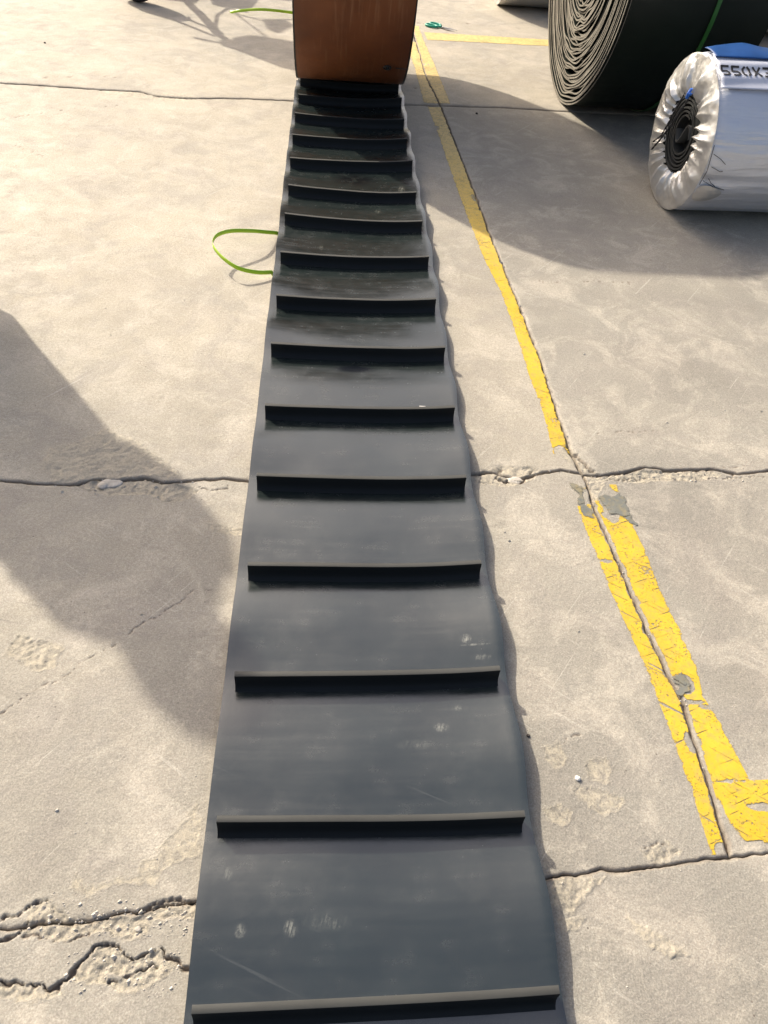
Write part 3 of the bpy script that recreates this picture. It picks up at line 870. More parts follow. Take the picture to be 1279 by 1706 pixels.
# ---- the wound part
RC, RY, RX0, RX1 = .885, 5.42, -.208, .432
R0 = RC + .080
RZ = R0 + .001
def spiral_ribbon(r0, r1, turns, a0, thick, x0, x1, yc, zc, n_per=110, jit=.0, rip=None, lift=0.0, seed=0, edge_jit=.004, flip=1, sub=1, bulge=None):
    n = int(turns * n_per) + 1
    t = np.linspace(0, turns, n)
    ang = a0 + flip * 2 * np.pi * t
    r = r0 + (r1 - r0) * t / turns
    if rip is not None: r = r + rip(ang, t, r)
    ej = edge_jit * vn(t * 3.0, t * 0 + seed, seed)
    ca, sa = np.cos(ang), np.sin(ang)
    rows = []
    xx = np.linspace(0, 1, sub + 1)
    outer = [np.stack([x0 + ej + (x1 - x0 - 2 * ej) * u, yc + r * ca, zc + r * sa], -1) for u in xx]
    ri = r - thick
    inner = [np.stack([x0 + ej + (x1 - x0 - 2 * ej) * u, yc + ri * ca, zc + ri * sa], -1) for u in xx[::-1]]
    ring = np.stack(outer + inner, 1)            # n, m, 3
    m = ring.shape[1]
    if bulge is not None: ring = bulge(ring)
    V = ring.reshape(-1, 3)
    Q = grid_quads(m, n, close_u=True)
    k = np.arange(n - 1)[:, None]; a = np.arange(m)[None, :]
    mi = np.broadcast_to(np.where((a == sub) | (a == m - 1), 1, np.where(a < sub, 0, 2)), (n - 1, m)).ravel()
    return V, Q[:, ::-1] if flip > 0 else Q, mi
V, Q, mi = spiral_ribbon(R0, R0 - .40, 5.0, R(-90), .011, RX0, RX1, RY, RZ, 160, flip=1, edge_jit=.006)
me = np_mesh('wound_belt', V, Q)
rb = link('wound_belt', me, [M['red'], M['black'], M['black']])
me.polygons.foreach_set('material_index', mi.astype(np.int32))
e = rb.modifiers.new('edge', 'EDGE_SPLIT'); e.split_angle = R(40)
bp(rb)
# cleats inside the wound turns
tt = 0.0; rq = random.Random(2)
arc = 0
t = 0.02
t = .04
while t < 4.9:
    r = R0 - .08 * t - .012
    an = R(-90) + 2 * math.pi * t
    c_, s_ = math.cos(an), math.sin(an)
    hgt = .048
    P = []
    for xx in (RX0 + .02, RX1 - .02):
        for dr, dt in ((0, -.007), (0, .007), (-hgt, .006), (-hgt, -.006)):
            P.append((xx, RY + (r + dr) * c_ - dt * s_, RZ + (r + dr) * s_ + dt * c_))
    bp(mesh_obj('cleat', P, [(0, 1, 2, 3), (4, 7, 6, 5), (0, 4, 5, 1), (1, 5, 6, 2), (2, 6, 7, 3), (3, 7, 4, 0)], M['cleat'], smooth=False))
    t += S0 / (2 * math.pi * r)
# core spool that carries the innermost turn
V, Fc = tube([(RX0 + .01, RY, RZ), (RX1 - .01, RY, RZ)], .53, 72)
bp(mesh_obj('core_drum', V, Fc, M['black'], smooth=False))
# stud hole and scratch in the red face
def on_red(px, py, dr=.016):
    """point of the photograph on the red brown face"""
    d = AF + AX * (px - CX) / FOC + AD * (py - CY) / FOC
    o = np.array([0, -RY, HC - RZ])
    A = d[1] ** 2 + d[2] ** 2; B = 2 * (o[1] * d[1] + o[2] * d[2]); C_ = o[1] ** 2 + o[2] ** 2 - (RC + dr) ** 2
    t = (-B - math.sqrt(max(0, B * B - 4 * A * C_))) / (2 * A)
    return Vector((d[0] * t, d[1] * t, HC + d[2] * t))
cpt = on_red(645, 113)
rad = Vector((0, cpt.y - RY, cpt.z - RZ)).normalized()
ux = Vector((1, 0, 0)); uy = rad.cross(ux)
ring = [cpt + (ux * math.cos(a) + uy * math.sin(a)) * .020 + rad * .001 for a in [2 * math.pi * k / 20 for k in range(20)]]
bp(mesh_obj('stud', *tube(ring, .0035, 8, closed=True), M['cleat_top']))
bp(mesh_obj('stud', *tube([cpt - rad * .002, cpt + rad * .006], .009, 12), M['black']))
bp(mesh_obj('scratch', *tube([on_red(659, 114), on_red(670, 115), on_red(680, 116)], .0022, 6), M['cleat_top']))

# ------------------------------------------------------------------ big dark roll
BR, BCX, BCY, BPH = .84, 1.498, 5.419, R(1.8)
big = empty('belt_roll', (BCX, BCY, 0), BPH)
tag(big, 'huge dark roll of bare belting with dusty layered edges, behind the silver wrapped roll', 'belt roll')
def rip(ang, t, r):
    # layers slump at the foot: waves that differ from turn to turn
    b = np.exp(-((np.mod(ang + np.pi / 2 + np.pi, 2 * np.pi) - np.pi) / .75) ** 2)
    turn = np.floor(t)
    rr_ = r / BR
    w = .011 * np.sin(ang * 12 + 2.2 * vn(t * .35, t * 0, 5) * 2) * vn(ang * 1.3, t * .33, 12)
    w2 = .012 * vn(ang * 2.8 + 10, t * .65, 44)
    inner = 1 - sstep(.93, .995, rr_)
    return inner * (b * (w * 1.4 + w2) + .0035 * vn(ang * 1.6, t * .4, 9)) - inner * b * .01
def slump(ring):
    # the whole end is out of round, pressed narrow at the foot
    P = ring.copy()
    y = P[..., 1]; z = P[..., 2] - BR
    a = np.arctan2(z, y); r = np.hypot(y, z)
    low = np.clip(-np.sin(a), 0, 1)
    k = 1 - .060 * low * np.abs(np.sin(2 * a)) * (r / BR)
    P[..., 1] = y * k; P[..., 2] = BR + z * (1 - .022 * low * np.abs(np.sin(2 * a)))
    return P
NT_ = 54
V, Q, mi = spiral_ribbon(BR, .07, NT_, R(60), .0098, 0, .80, 0, BR, 132, rip=rip, flip=1, edge_jit=.010, seed=4, sub=1, bulge=slump)
me = np_mesh('wound_belting', V, Q)
ob = link('wound_belting', me, [M['roll_black'], M['layer_edge'], M['roll_black']], big)
me.polygons.foreach_set('material_index', mi.astype(np.int32))
e = ob.modifiers.new('edge', 'EDGE_SPLIT'); e.split_angle = R(40)
def hoop(x, w, rr_, mat, name, parent):
    n = 96
    V = []
    for k in range(n):
        a = 2 * math.pi * k / n
        rg = np.array([[[x, rr_ * math.cos(a), BR + rr_ * math.sin(a)]]])
        q = slump(rg)[0, 0]
        out = Vector((0, math.cos(a), math.sin(a)))
        for dx, dr in ((-w / 2, 0), (w / 2, 0), (w / 2, .0035), (-w / 2, .0035)):
            V.append((x + dx, q[1] + out.y * dr, q[2] + out.z * dr))
    Fc = []
    for k in range(n):
        for a in range(4):
            Fc.append((k * 4 + a, ((k + 1) % n) * 4 + a, ((k + 1) % n) * 4 + (a + 1) % 4, k * 4 + (a + 1) % 4))
    return mesh_obj(name, V, Fc, mat, parent, smooth=False)
hoop(.47, .022, BR + .004, M['strap_dark'], 'strap', big)

# ------------------------------------------------------------------ silver wrapped rolls
def wrapped_roll(name, loc, rz, Rr, Ln, label, mat, mat_cap, seed, hole=.5, detail=True, band=False, group=None):
    root = empty(name, loc, rz)
    tag(root, label, 'wrapped roll', group)
    # body
    nu, nv = 160, 60
    a = np.linspace(0, 2 * np.pi, nu, endpoint=False); x = np.linspace(0, 1, nv)
    A, Xn = np.meshgrid(a, x)
    r = Rr * (1 + .010 * fbm(Xn * 3, A * 2.0, 3, seed) + .006 * fbm(Xn * 1.2, A * 5, 3, seed + 3))
    # crease folds pulled from the tie at the near edge
    r += .012 * np.exp(-((A - (np.pi * 1.14)) / .10) ** 2) * np.exp(-Xn * 6) - .010 * np.exp(-((A - (np.pi * 1.08)) / .06) ** 2) * np.exp(-Xn * 5)
    r += -.012 * np.exp(-(Xn * Ln / .02) ** 2)
    sag = np.clip(-np.sin(A), 0, 1)
    V = np.stack([Xn * Ln, r * np.cos(A), Rr * .985 + r * np.sin(A) * (1 - .02 * sag)], -1).reshape(-1, 3)
    V[:, 2] = np.maximum(V[:, 2], .001)
    me = np_mesh('wrapping', V, grid_quads(nu, nv, close_u=True)[:, ::-1])
    link('wrapping', me, mat, root)
    # gathered ends
    for side in (0, 1):
        nr = 34; na = 420
        a = np.linspace(0, 2 * np.pi, na, endpoint=False); q = np.linspace(0, 1, nr)
        A, Qq = np.meshgrid(a, q)
        rho = Rr * (1 - .012) * (1 - Qq) + Rr * hole * Qq
        rho = rho * (1 + .05 * Qq * fbm(A * 1.2, Qq * 0 + 2, 2, seed + 6) * np.sin(A / 2) ** 2)
        ph = 26 * A + 5.0 * fbm(A * 1.9, Qq * .5, 3, seed + 9) * np.sin(A / 2) ** .5
        ph2 = 11 * A + 3 * fbm(A * 1.1, Qq * 0, 2, seed + 12)
        pleat = (1 - np.abs(np.sin(ph / 2 + 1.1 * Qq))) * .024 * sstep(0, .9, Qq) * (.5 + .8 * np.abs(vn(A * 3, A * 0, seed + 2)))
        big_f = (1 - np.abs(np.sin(ph2 / 2))) ** 1.3 * .026 * np.sin(np.pi * np.clip(Qq * 1.05, 0, 1))
        outw = .010 * np.sin(np.pi * np.clip(Qq, 0, 1)) ** .7 + pleat + big_f - .012 * sstep(.8, 1, Qq) + .006 * fbm(A * 6, Qq * 4, 3, seed + 20)
        outw[0, :] = 0
        xx = -outw if side == 0 else Ln + outw
        V = np.stack([xx, rho * np.cos(A), Rr * .985 + rho * np.sin(A)], -1).reshape(-1, 3)
        V[:, 2] = np.maximum(V[:, 2], .001)
        F_ = grid_quads(na, nr, close_u=True)
        me = np_mesh('gathered_end', V, F_ if side == 0 else F_[:, ::-1])
        link('gathered_end', me, mat_cap, root)
        # the wound belt inside
        inr = Rr * hole * 1.12
        sgn = -1 if side == 0 else 1
        if detail:
            Vs, Qs, mi_ = spiral_ribbon(inr, .085, 6.5, R(-70), .0085, .004, .10, 0, 0, 90, seed=seed, edge_jit=.004, flip=1,
                                        rip=lambda g, t, r: .004 * vn(g * 1.3, t * .5, 3))
            Vs = Vs.copy(); Vs[:, 1] *= 1; Vs[:, 2] = Vs[:, 2] * 1.0 + Rr * .985
            if side == 1: Vs[:, 0] = Ln - Vs[:, 0]; Qs = Qs[:, ::-1]
            me = np_mesh('coil', Vs, Qs)
            o = link('coil', me, [M['coil']], root)
            e = o.modifiers.new('edge', 'EDGE_SPLIT'); e.split_angle = R(40)
            # S shaped start of the coil
            c0 = np.linspace(0, 1, 40)
            sx_ = .052 * np.cos(np.pi * (1.0 - 2.0 * c0)) ; pth = []
            for u in c0:
                yy = -.080 + .16 * u; zz = .050 * math.sin(2 * math.pi * u)
                pth.append((yy, zz))
            V2, F2 = [], []
            for k, (yy, zz) in enumerate(pth):
                t0 = pth[max(k - 1, 0)]; t1 = pth[min(k + 1, 39)]
                dx, dz = t1[0] - t0[0], t1[1] - t0[1]; l_ = math.hypot(dx, dz); nx_, nz_ = -dz / l_ * .0042, dx / l_ * .0042
                for xo in ((.006, .10) if side == 0 else (Ln - .006, Ln - .10)):
                    V2 += [(xo, yy + nx_, Rr * .985 + zz + nz_), (xo, yy - nx_, Rr * .985 + zz - nz_)]
            for k in range(39):
                b = k * 4
                F2 += [(b, b + 1, b + 5, b + 4), (b + 2, b + 6, b + 7, b + 3), (b, b + 4, b + 6, b + 2), (b + 1, b + 3, b + 7, b + 5)]
            mesh_obj('coil_start', V2, F2, M['coil'], root)
        xb = .06 if side == 0 else Ln - .06
        V2, F2 = tube([(xb, 0, Rr * .985), (xb + .004 * sgn, 0, Rr * .985)], inr * 1.05, 48)
        mesh_obj('coil_back', V2, F2, M['black'], root, smooth=False)
    return root

SR, SXX, SYY = .348, 1.705, 3.885
silver = wrapped_roll('silver_roll', (SXX, SYY, 0), R(2.5), SR, 1.25,
    'silver wrapped roll with stencilled number and black coil in its gathered end', M['foil'], M['foil_cap'], 3, hole=.50)
# white woven band with stencilled text, blue sheet edge, cords
def on_cyl(x, a, r):          # a: angle from the top towards the camera
    return (x, -r * math.sin(a), SR * .985 + r * math.cos(a))
def cyl_patch(name, x0, x1, a0, a1, r, mat, nx=40, na=14, wav=None, parent=None, th=.0):
    V, Fc = [], []
    for j in range(na + 1):
        for i in range(nx + 1):
            u = i / nx; v = j / na
            x = x0 + (x1 - x0) * u; a = a0 + (a1 - a0) * v
            rr_ = r + (wav(u, v) if wav else 0)
            V.append(on_cyl(x, a, rr_))
    for j in range(na):
        for i in range(nx):
            b = j * (nx + 1) + i
            Fc.append((b, b + nx + 1, b + nx + 2, b + 1))
    o = mesh_obj(name, V, Fc, mat, parent)
    if th:
        s_ = o.modifiers.new('thick', 'SOLIDIFY'); s_.thickness = th
    return o
cyl_patch('woven_band', .006, 1.24, R(4), R(40), SR + .0085, M['lightband'], 60, 30, lambda u, v: .0035 * math.sin(v * 19 + u * 5) + .003 * math.sin(v * 9 - u * 4), silver, .0015)
def bw(u, v):
    w = .034 * math.exp(-((u - .15) / .07) ** 2) + .030 * math.exp(-((u - .62) / .12) ** 2) + .008 * math.sin(u * 30)
    return .012 + w * (1 - v) ** .8
cyl_patch('blue_sheet', .010, 1.24, R(-10), R(11), SR + .004, M['blue'], 80, 16, bw, silver, .002)
# stencilled characters, built as strokes laid on the band
GL = {'5': [((1, 1), (0, 1)), ((0, 1), (0, .55)), ((0, .55), (.75, .55)), ((.75, .55), (1, .4)), ((1, .4), (1, .15)), ((1, .15), (.75, 0)), ((.75, 0), (0, 0))],
      '0': [((.0, .2), (.0, .8)), ((.0, .8), (.3, 1)), ((1, .2), (1, .8)), ((.7, 1), (1, .8)), ((0, .2), (.3, 0)), ((.7, 0), (1, .2))],
      'X': [((0, 0), (.42, .44)), ((.58, .56), (1, 1)), ((0, 1), (.42, .56)), ((.58, .44), (1, 0))],
      '3': [((0, 1), (.75, 1)), ((.75, 1), (1, .85)), ((1, .85), (1, .65)), ((1, .65), (.7, .52)), ((.7, .52), (.35, .52)), ((.7, .5), (1, .36)), ((1, .36), (1, .15)), ((1, .15), (.75, 0)), ((.75, 0), (0, 0))]}
tx, ta, hw, hh, sw = .022, R(29), .031, .050, .0048
LV, LF = [], []
for ch in '550X3':
    for (p0, p1) in GL[ch]:
        d = Vector((p1[0] - p0[0], p1[1] - p0[1])); P0 = Vector((p0[0] * hw, p0[1] * hh)); P1 = Vector((p1[0] * hw, p1[1] * hh))
        dd = (P1 - P0).normalized(); nn = Vector((-dd.y, dd.x)) * sw
        n_ = 5; b0 = len(LV)
        for k in range(n_ + 1):
            c_ = P0 - dd * sw * .6 + (P1 - P0 + dd * sw * 1.2) * k / n_
            for sgn in (1, -1):
                q_ = c_ + nn * sgn
                u_ = (tx + q_.x) / 1.234; v_ = (ta - q_.y / SR - R(4)) / R(36)
                rr_ = SR + .0085 + .0035 * math.sin(v_ * 19 + u_ * 5) + .003 * math.sin(v_ * 9 - u_ * 4) + .0028
                LV.append(on_cyl(tx + q_.x, ta - q_.y / SR, rr_))
        for k in range(n_):
            b = b0 + k * 2
            LF.append((b, b + 1, b + 3, b + 2))
    tx += hw + .0185
mesh_obj('stencilled_number', LV, LF, M['ink'], silver)
# cords: twisted black strings at the gathered end, blue tie, loose stitching on the body
def cord(pts_, r, mat, name='cord', tw=True):
    P = []
    n = 40
    Q_ = np.array(pts_); tt_ = np.linspace(0, len(Q_) - 1, n)
    for k, t_ in enumerate(tt_):
        b = [float(np.interp(t_, range(len(Q_)), Q_[:, c_])) for c_ in range(3)]
        P.append(b)
    if tw:
        for s_ in (0, math.pi):
            PP = [(p[0] + r * .9 * math.cos(k * .9 + s_), p[1] + r * .9 * math.sin(k * .9 + s_), p[2]) for k, p in enumerate(P)]
            mesh_obj(name, *tube(PP, r, 6), mat, silver)
    else: mesh_obj(name, *tube(P, r, 6), mat, silver)
zc = SR * .985
cord([(-.030, .02, zc + .175), (-.034, -.03, zc + .165), (-.035, .06, zc + .02), (-.04, .12, zc - .07), (-.055, .15, zc - .13)], .0032, M['cord'])
cord([(-.034, .03, zc + .165), (-.038, .075, zc + .05), (-.04, .12, zc - .05), (-.05, .17, zc - .10)], .0026, M['cord'])
cord([(-.045, -.035, zc + .17), (-.055, -.055, zc + .195), (-.045, -.05, zc + .215)], .004, M['bluecord'])
cord([(-.045, -.03, zc + .175), (-.05, -.07, zc + .20)], .004, M['bluecord'])
for k in range(4):
    a0 = R(84 + 9 * k)
    cord([on_cyl(.012 + .01 * k, a0, SR + .006), on_cyl(.05 + .02 * (k % 2), a0 + R(3), SR + .012), on_cyl(.085, a0 + R(7 - 4 * (k % 2)), SR + .004)], .0013, M['cord'], 'stitch', False)
cord([on_cyl(.004, R(78), SR + .004), on_cyl(.008, R(96), SR + .008), on_cyl(.004, R(108), SR + .004)], .0015, M['cord'], 'stitch', False)
cord([on_cyl(.01, R(104), SR + .006), on_cyl(.07, R(108), SR + .014), on_cyl(.14, R(112), SR + .004)], .0013, M['cord'], 'stitch', False)
# loose fold of wrap pulled over the rim
V = [on_cyl(.0, R(106), SR + .004), on_cyl(.0, R(128), SR + .002), on_cyl(.10, R(124), SR + .012), on_cyl(.15, R(113), SR + .016), on_cyl(.07, R(107), SR + .026), on_cyl(.05, R(116), SR + .034)]
o = mesh_obj('wrap_fold', V, [(0, 5, 4), (4, 5, 3), (3, 5, 2), (2, 5, 1), (1, 5, 0)], M['foil_cap'], silver)
sm = o.modifiers.new('soft', 'SUBSURF'); sm.levels = 2; sm.render_levels = 2

wx, wy = at(815, 12)
white1 = wrapped_roll('pale_wrapped_roll', (1.45, 8.02, 0), R(0), .40, 1.5, 'pale wrapped roll at the top of the picture, left of and behind the dark roll', M['wrap_white'], M['wrap_white'], 23, hole=.35, detail=False)
white2 = wrapped_roll('pale_wrapped_roll', (2.98, 7.7, 0), R(0), .40, 1.2, 'pale wrapped roll peeping out at the right picture edge beyond the dark roll', M['wrap_white'], M['wrap_white'], 29, hole=.35, detail=False)

# ------------------------------------------------------------------ green straps, scissors
def ribbon(name, P, width, mat, label, wdir=None, cat='strap'):
    """thin flat strapping tape following P; wdir gives the width direction per point"""
    n = len(P); V = []
    for k, p in enumerate(P):
        p = Vector(p); t = (Vector(P[min(k + 1, n - 1)]) - Vector(P[max(k - 1, 0)])).normalized()
        w = Vector(wdir(k / (n - 1))) if wdir else Vector((0, 0, 1))
        w = (w - t * w.dot(t)).normalized() * width / 2
        V += [p - w, p + w]
    Fc = [(2 * k, 2 * k + 1, 2 * k + 3, 2 * k + 2) for k in range(n - 1)]
    o = mesh_obj(name, V, Fc, mat)
    s_ = o.modifiers.new('thick', 'SOLIDIFY'); s_.thickness = .0009; s_.offset = 0
    return tag(o, label, cat)

def smooth_path(C, n=48):
    C = [Vector(c) for c in C]; out = []
    m = len(C)
    for k in range(n):
        t = k / (n - 1) * (m - 1); i = min(int(t), m - 2); u = t - i
        p0 = C[max(i - 1, 0)]; p1 = C[i]; p2 = C[i + 1]; p3 = C[min(i + 2, m - 1)]
        out.append(.5 * ((2 * p1) + (p2 - p0) * u + (2 * p0 - 5 * p1 + 4 * p2 - p3) * u * u + (3 * p1 - p0 - 3 * p2 + p3) * u ** 3))
    return out
def lifted(px, py, z): return (*at(px, py, z), z)
loop = smooth_path([lifted(486, 392, .003), lifted(466, 389, .010), lifted(445, 387, .045), lifted(420, 385, .076), lifted(385, 385, .095), lifted(362, 392, .096), lifted(354, 406, .088), lifted(363, 422, .074), lifted(380, 437, .060), lifted(400, 448, .046), lifted(430, 454, .030), lifted(458, 453, .018), lifted(490, 450, .008)], 70)
for p in loop:
    if p.x > -.222: p.z = min(p.z, .002)
ribbon('green_strap', loop, .016, M['strap'], 'bright green strapping tape looping out from under the left edge of the belt', lambda u: (.25 - .5 * u, .25, 1))
arc2 = smooth_path([lifted(383, 21, .004), lifted(400, 18, .03), lifted(430, 16, .05), lifted(460, 18, .05), lifted(492, 22, .03), lifted(530, 26, .006)], 40)
ribbon('green_strap', arc2, .020, M['strap'], 'green strapping tape lying on the ground left of the red brown roll', lambda u: (0, .5, 1))

sx0 = np.array(at(712, 42)); sx1 = np.array(at(760, 54))
sc_len = float(np.linalg.norm(sx1 - sx0)); sang = math.atan2(sx1[1] - sx0[1], sx1[0] - sx0[0])
scis = empty('scissors', (float(sx0[0]), float(sx0[1]), .003), sang)
tag(scis, 'scissors with green handles lying on the ground beyond the yellow line', 'scissors')
k_ = sc_len
for sg in (1, -1):
    lp_ = [(k_ * (.20 + .19 * math.cos(a)), k_ * (sg * .11 + .095 * math.sin(a)) , .008) for a in [2 * math.pi * q / 20 for q in range(20)]]
    mesh_obj('handle', *tube(lp_, k_ * .032, 8, closed=True), M['teal'], scis)
    mesh_obj('handle_shank', *tube([(k_ * .36, k_ * sg * .07, .008), (k_ * .50, k_ * sg * .012, .008)], [k_ * .03, k_ * .022], 8), M['teal'], scis)
    V = [(k_ * .44, -sg * k_ * .05, .006 + .003 * sg), (k_ * .47, sg * k_ * .030, .006 + .003 * sg), (k_ * .72, k_ * (sg * .075), .006 + .003 * sg), (k_ * 1.0, k_ * sg * .05, .006 + .003 * sg), (k_ * .72, k_ * (sg * .008), .006 + .003 * sg)]
    o = mesh_obj('blade', V, [(0, 4, 3, 2, 1)], M['metal'], scis, smooth=False)
    s_ = o.modifiers.new('thick', 'SOLIDIFY'); s_.thickness = .003
mesh_obj('pivot', *tube([(k_ * .54, 0, 0), (k_ * .54, 0, .014)], .006, 12), M['metal'], scis)

# ------------------------------------------------------------------ parked scooter, only its front wheel reaches the picture
def up(px, py, z):
    """place at height z whose sun shadow falls on the ground at this point of the photograph"""
    x, y = at(px, py)
    return (x - SX * z, y - SY * z, z)
WX, WY = -1.53, 7.20
sco = empty('parked_scooter', (WX, WY, 0))
tag(sco, 'parked electric scooter, its small black front wheel at the top left edge', 'scooter')
def sp_(name, VF, mat, smooth=True):
    o = mesh_obj(name, *VF, mat, smooth=smooth)
    o.parent = sco; o.matrix_parent_inverse = Matrix.Translation(-sco.location); return o
def wheel(cx, cy, r, tr, yaw):
    d = Vector((math.cos(yaw), math.sin(yaw), 0)); n = Vector((-d.y, d.x, 0)); c = Vector((cx, cy, r))
    ring = [c + (d * math.cos(a) + Vector((0, 0, 1)) * math.sin(a)) * (r - tr) for a in [2 * math.pi * k / 40 for k in range(40)]]
    w = sp_('wheel', tube(ring, tr, 12, closed=True), M['black'])
    ring = [c + (d * math.cos(a) + Vector((0, 0, 1)) * math.sin(a)) * (r - tr * 1.9) for a in [2 * math.pi * k / 40 for k in range(40)]]
    parts = [tube(ring, tr * .35, 8, closed=True), tube([c - n * .05, c + n * .05], .03, 12)]
    for k in range(5):
        a = 2 * math.pi * k / 5
        parts.append(tube([c, c + (d * math.cos(a) + Vector((0, 0, 1)) * math.sin(a)) * (r - tr * 1.7)], .009, 6))
    o = mesh_obj('rim', *merge(parts), M['metal']); o.parent = w; 
    return c, d, n
yw = R(152)
c, d, n_ = wheel(WX, WY, .20, .06, yw)
head = Vector(up(384, 70, .92)); stem = Vector(up(364, 58, .66))
for sg in (1, -1):
    sp_('fork_leg', tube([c + n_ * .055 * sg, stem + n_ * .05 * sg], .016, 8), M['metal'])
sp_('steering_column', tube([stem, head, Vector(up(400, 76, 1.02))], .028, 10), M['black'])
# front mudguard
V, Fc = [], []
for k in range(15):
    a = R(20 + 140 * k / 14)
    for w_ in (-.05, 0, .05):
        p = c + (d * math.cos(a) + Vector((0, 0, 1)) * math.sin(a)) * (.225 - abs(w_) * .3) + n_ * w_
        V.append(p)
for k in range(14):
    for q in range(2):
        b = k * 3 + q; Fc.append((b, b + 1, b + 4, b + 3))
o = sp_('mudguard', (V, Fc), M['paintred']); s_ = o.modifiers.new('t', 'SOLIDIFY'); s_.thickness = .004
# handlebar, riding apron hung over it, lamp, mirrors
hb = Vector(up(400, 78, 1.02)); bar = Vector((.92, -.39, 0))
fwd = Vector((-.39, -.92, 0)).normalized() * -1
sp_('handlebar', tube([hb - bar * .33, hb - bar * .1, hb + bar * .1, hb + bar * .33], .014, 8), M['metal'])
for sg in (1, -1):
    sp_('grip', tube([hb + bar * .24 * sg, hb + bar * .36 * sg], .019, 10), M['black'])
V, Fc = [], []
q4 = [up(384, 62, .98), up(378, 79, .80), up(470, 114, 1.12), up(500, 122, 1.30), up(510, 86, 1.42), up(440, 70, 1.20)]
q4 = [Vector(q) for q in q4]
ctr = sum(q4, Vector()) / 6
back = Vector((0.1, .16, .05))
V = q4 + [q + back for q in q4]
Fc = [tuple(range(6)), tuple(range(11, 5, -1))] + [(k, k + 6, (k + 1) % 6 + 6, (k + 1) % 6) for k in range(6)]
o = sp_('wind_apron', (V, Fc), M['coat']); bev(o, .03, 3)
sp_('headlamp', tube([head + Vector((.0, -.09, .02)), head + Vector((0, -.02, .02))], [.06, .075], 16), M['lens'])
m0 = Vector(up(412, 29, 1.04)); m1 = Vector(up(434, 34, 1.12)); m2 = Vector(up(458, 44, 1.20))
sp_('mirror_stem', tube([hb + bar * .22 + Vector((0, .3, .0)), Vector(up(388, 20, 1.0)), m0, m1, m2], .010, 8), M['black'])
mp = [up(436, 33, 1.2), up(468, 32, 1.22), up(484, 44, 1.22), up(470, 50, 1.2), (up(462, 56, 1.18)), up(445, 50, 1.18)]
mp = [Vector(p) for p in mp]
V = mp + [p + Vector((.02, .03, .02)) for p in mp]
o = sp_('mirror', (V, [tuple(range(6)), tuple(range(11, 5, -1))] + [(k, k + 6, (k + 1) % 6 + 6, (k + 1) % 6) for k in range(6)]), M['black']); bev(o, .008, 2)
# frame, floor board, seat, rear wheel
rear = Vector((-1.35, 8.55, .20))
c2, d2, n2 = wheel(rear.x, rear.y, .20, .05, math.atan2(rear.y - WY, rear.x - WX))
ax = (rear - c).normalized(); sd_ = Vector((-ax.y, ax.x, 0))
dn = Vector(up(345, 22, .55))
sp_('frame', tube([stem, Vector(up(352, 44, .60)), Vector(up(335, 25, .50)), Vector(up(318, 10, .40)), c + ax * .55 + Vector((0, 0, .08)), rear + Vector((0, 0, .12))], .034, 8), M['paintred'])
sp_('frame', tube([Vector(up(358, 50, .64)), Vector(up(362, 26, .60)), Vector(up(380, 14, .62)), Vector(up(410, 20, .9)), Vector(up(388, 20, 1.0))], .013, 8), M['black'])
P0 = c + ax * .40; P1 = c + ax * .85
def slabbox(p, q, w, z0, z1):
    V = []
    for z in (z0, z1):
        for b, s in ((p, 1), (p, -1), (q, -1), (q, 1)):
            V.append((b.x + sd_.x * w * s, b.y + sd_.y * w * s, z))
    return V, [(3, 2, 1, 0), (4, 5, 6, 7), (0, 1, 5, 4), (1, 2, 6, 5), (2, 3, 7, 6), (3, 0, 4, 7)]
bev(sp_('floor_board', slabbox(P0, P1, .13, .22, .30), M['paintred']), .02)
bev(sp_('battery_case', slabbox(c + ax * .80, c + ax * 1.30, .12, .30, .64), M['paintred']), .05)
bev(sp_('seat', slabbox(c + ax * .76, c + ax * 1.40, .14, .64, .74), M['seat']), .035)
bev(sp_('rear_box', slabbox(c + ax * 1.38, c + ax * 1.70, .17, .70, .98), M['black']), .04)

# ------------------------------------------------------------------ unseen bystander at the left, coat and hair shaped for their cast shadow
tip = np.array(at(345, 1235)); HT = 1.70
per = empty('person', (-1.66, 2.72, 0))
fx, fy = float(tip[0] - SX * HT), float(tip[1] - SY * HT)
per.location = (fx + .108, fy + .108, 0)
tag(per, 'person in a long navy coat standing at the left, shadow falling on the concrete', 'person')
side = Vector((.76, .65, 0)); fr = Vector((.65, -.76, 0))   # shoulders spread across the sun
def skinned(name, nodes, edges, mat, sub=2, root=0):
    me = bpy.data.meshes.new(name)
    me.from_pydata([tuple(p[0]) for p in nodes], edges, [])
    o = bpy.data.objects.new(name, me); col.objects.link(o)
    me.materials.append(mat)
    m = o.modifiers.new('skin', 'SKIN'); m.use_smooth_shade = True
    for k, p in enumerate(nodes):
        sv = me.skin_vertices[0].data[k]
        r = p[1]; sv.radius = r if isinstance(r, tuple) else (r, r); sv.use_root = (k == root)
    s2 = o.modifiers.new('sub', 'SUBSURF'); s2.levels = sub; s2.render_levels = sub
    o.parent = per
    return o
def L(s, f, z): return side * (s * .87) + fr * f + Vector((0, 0, z))
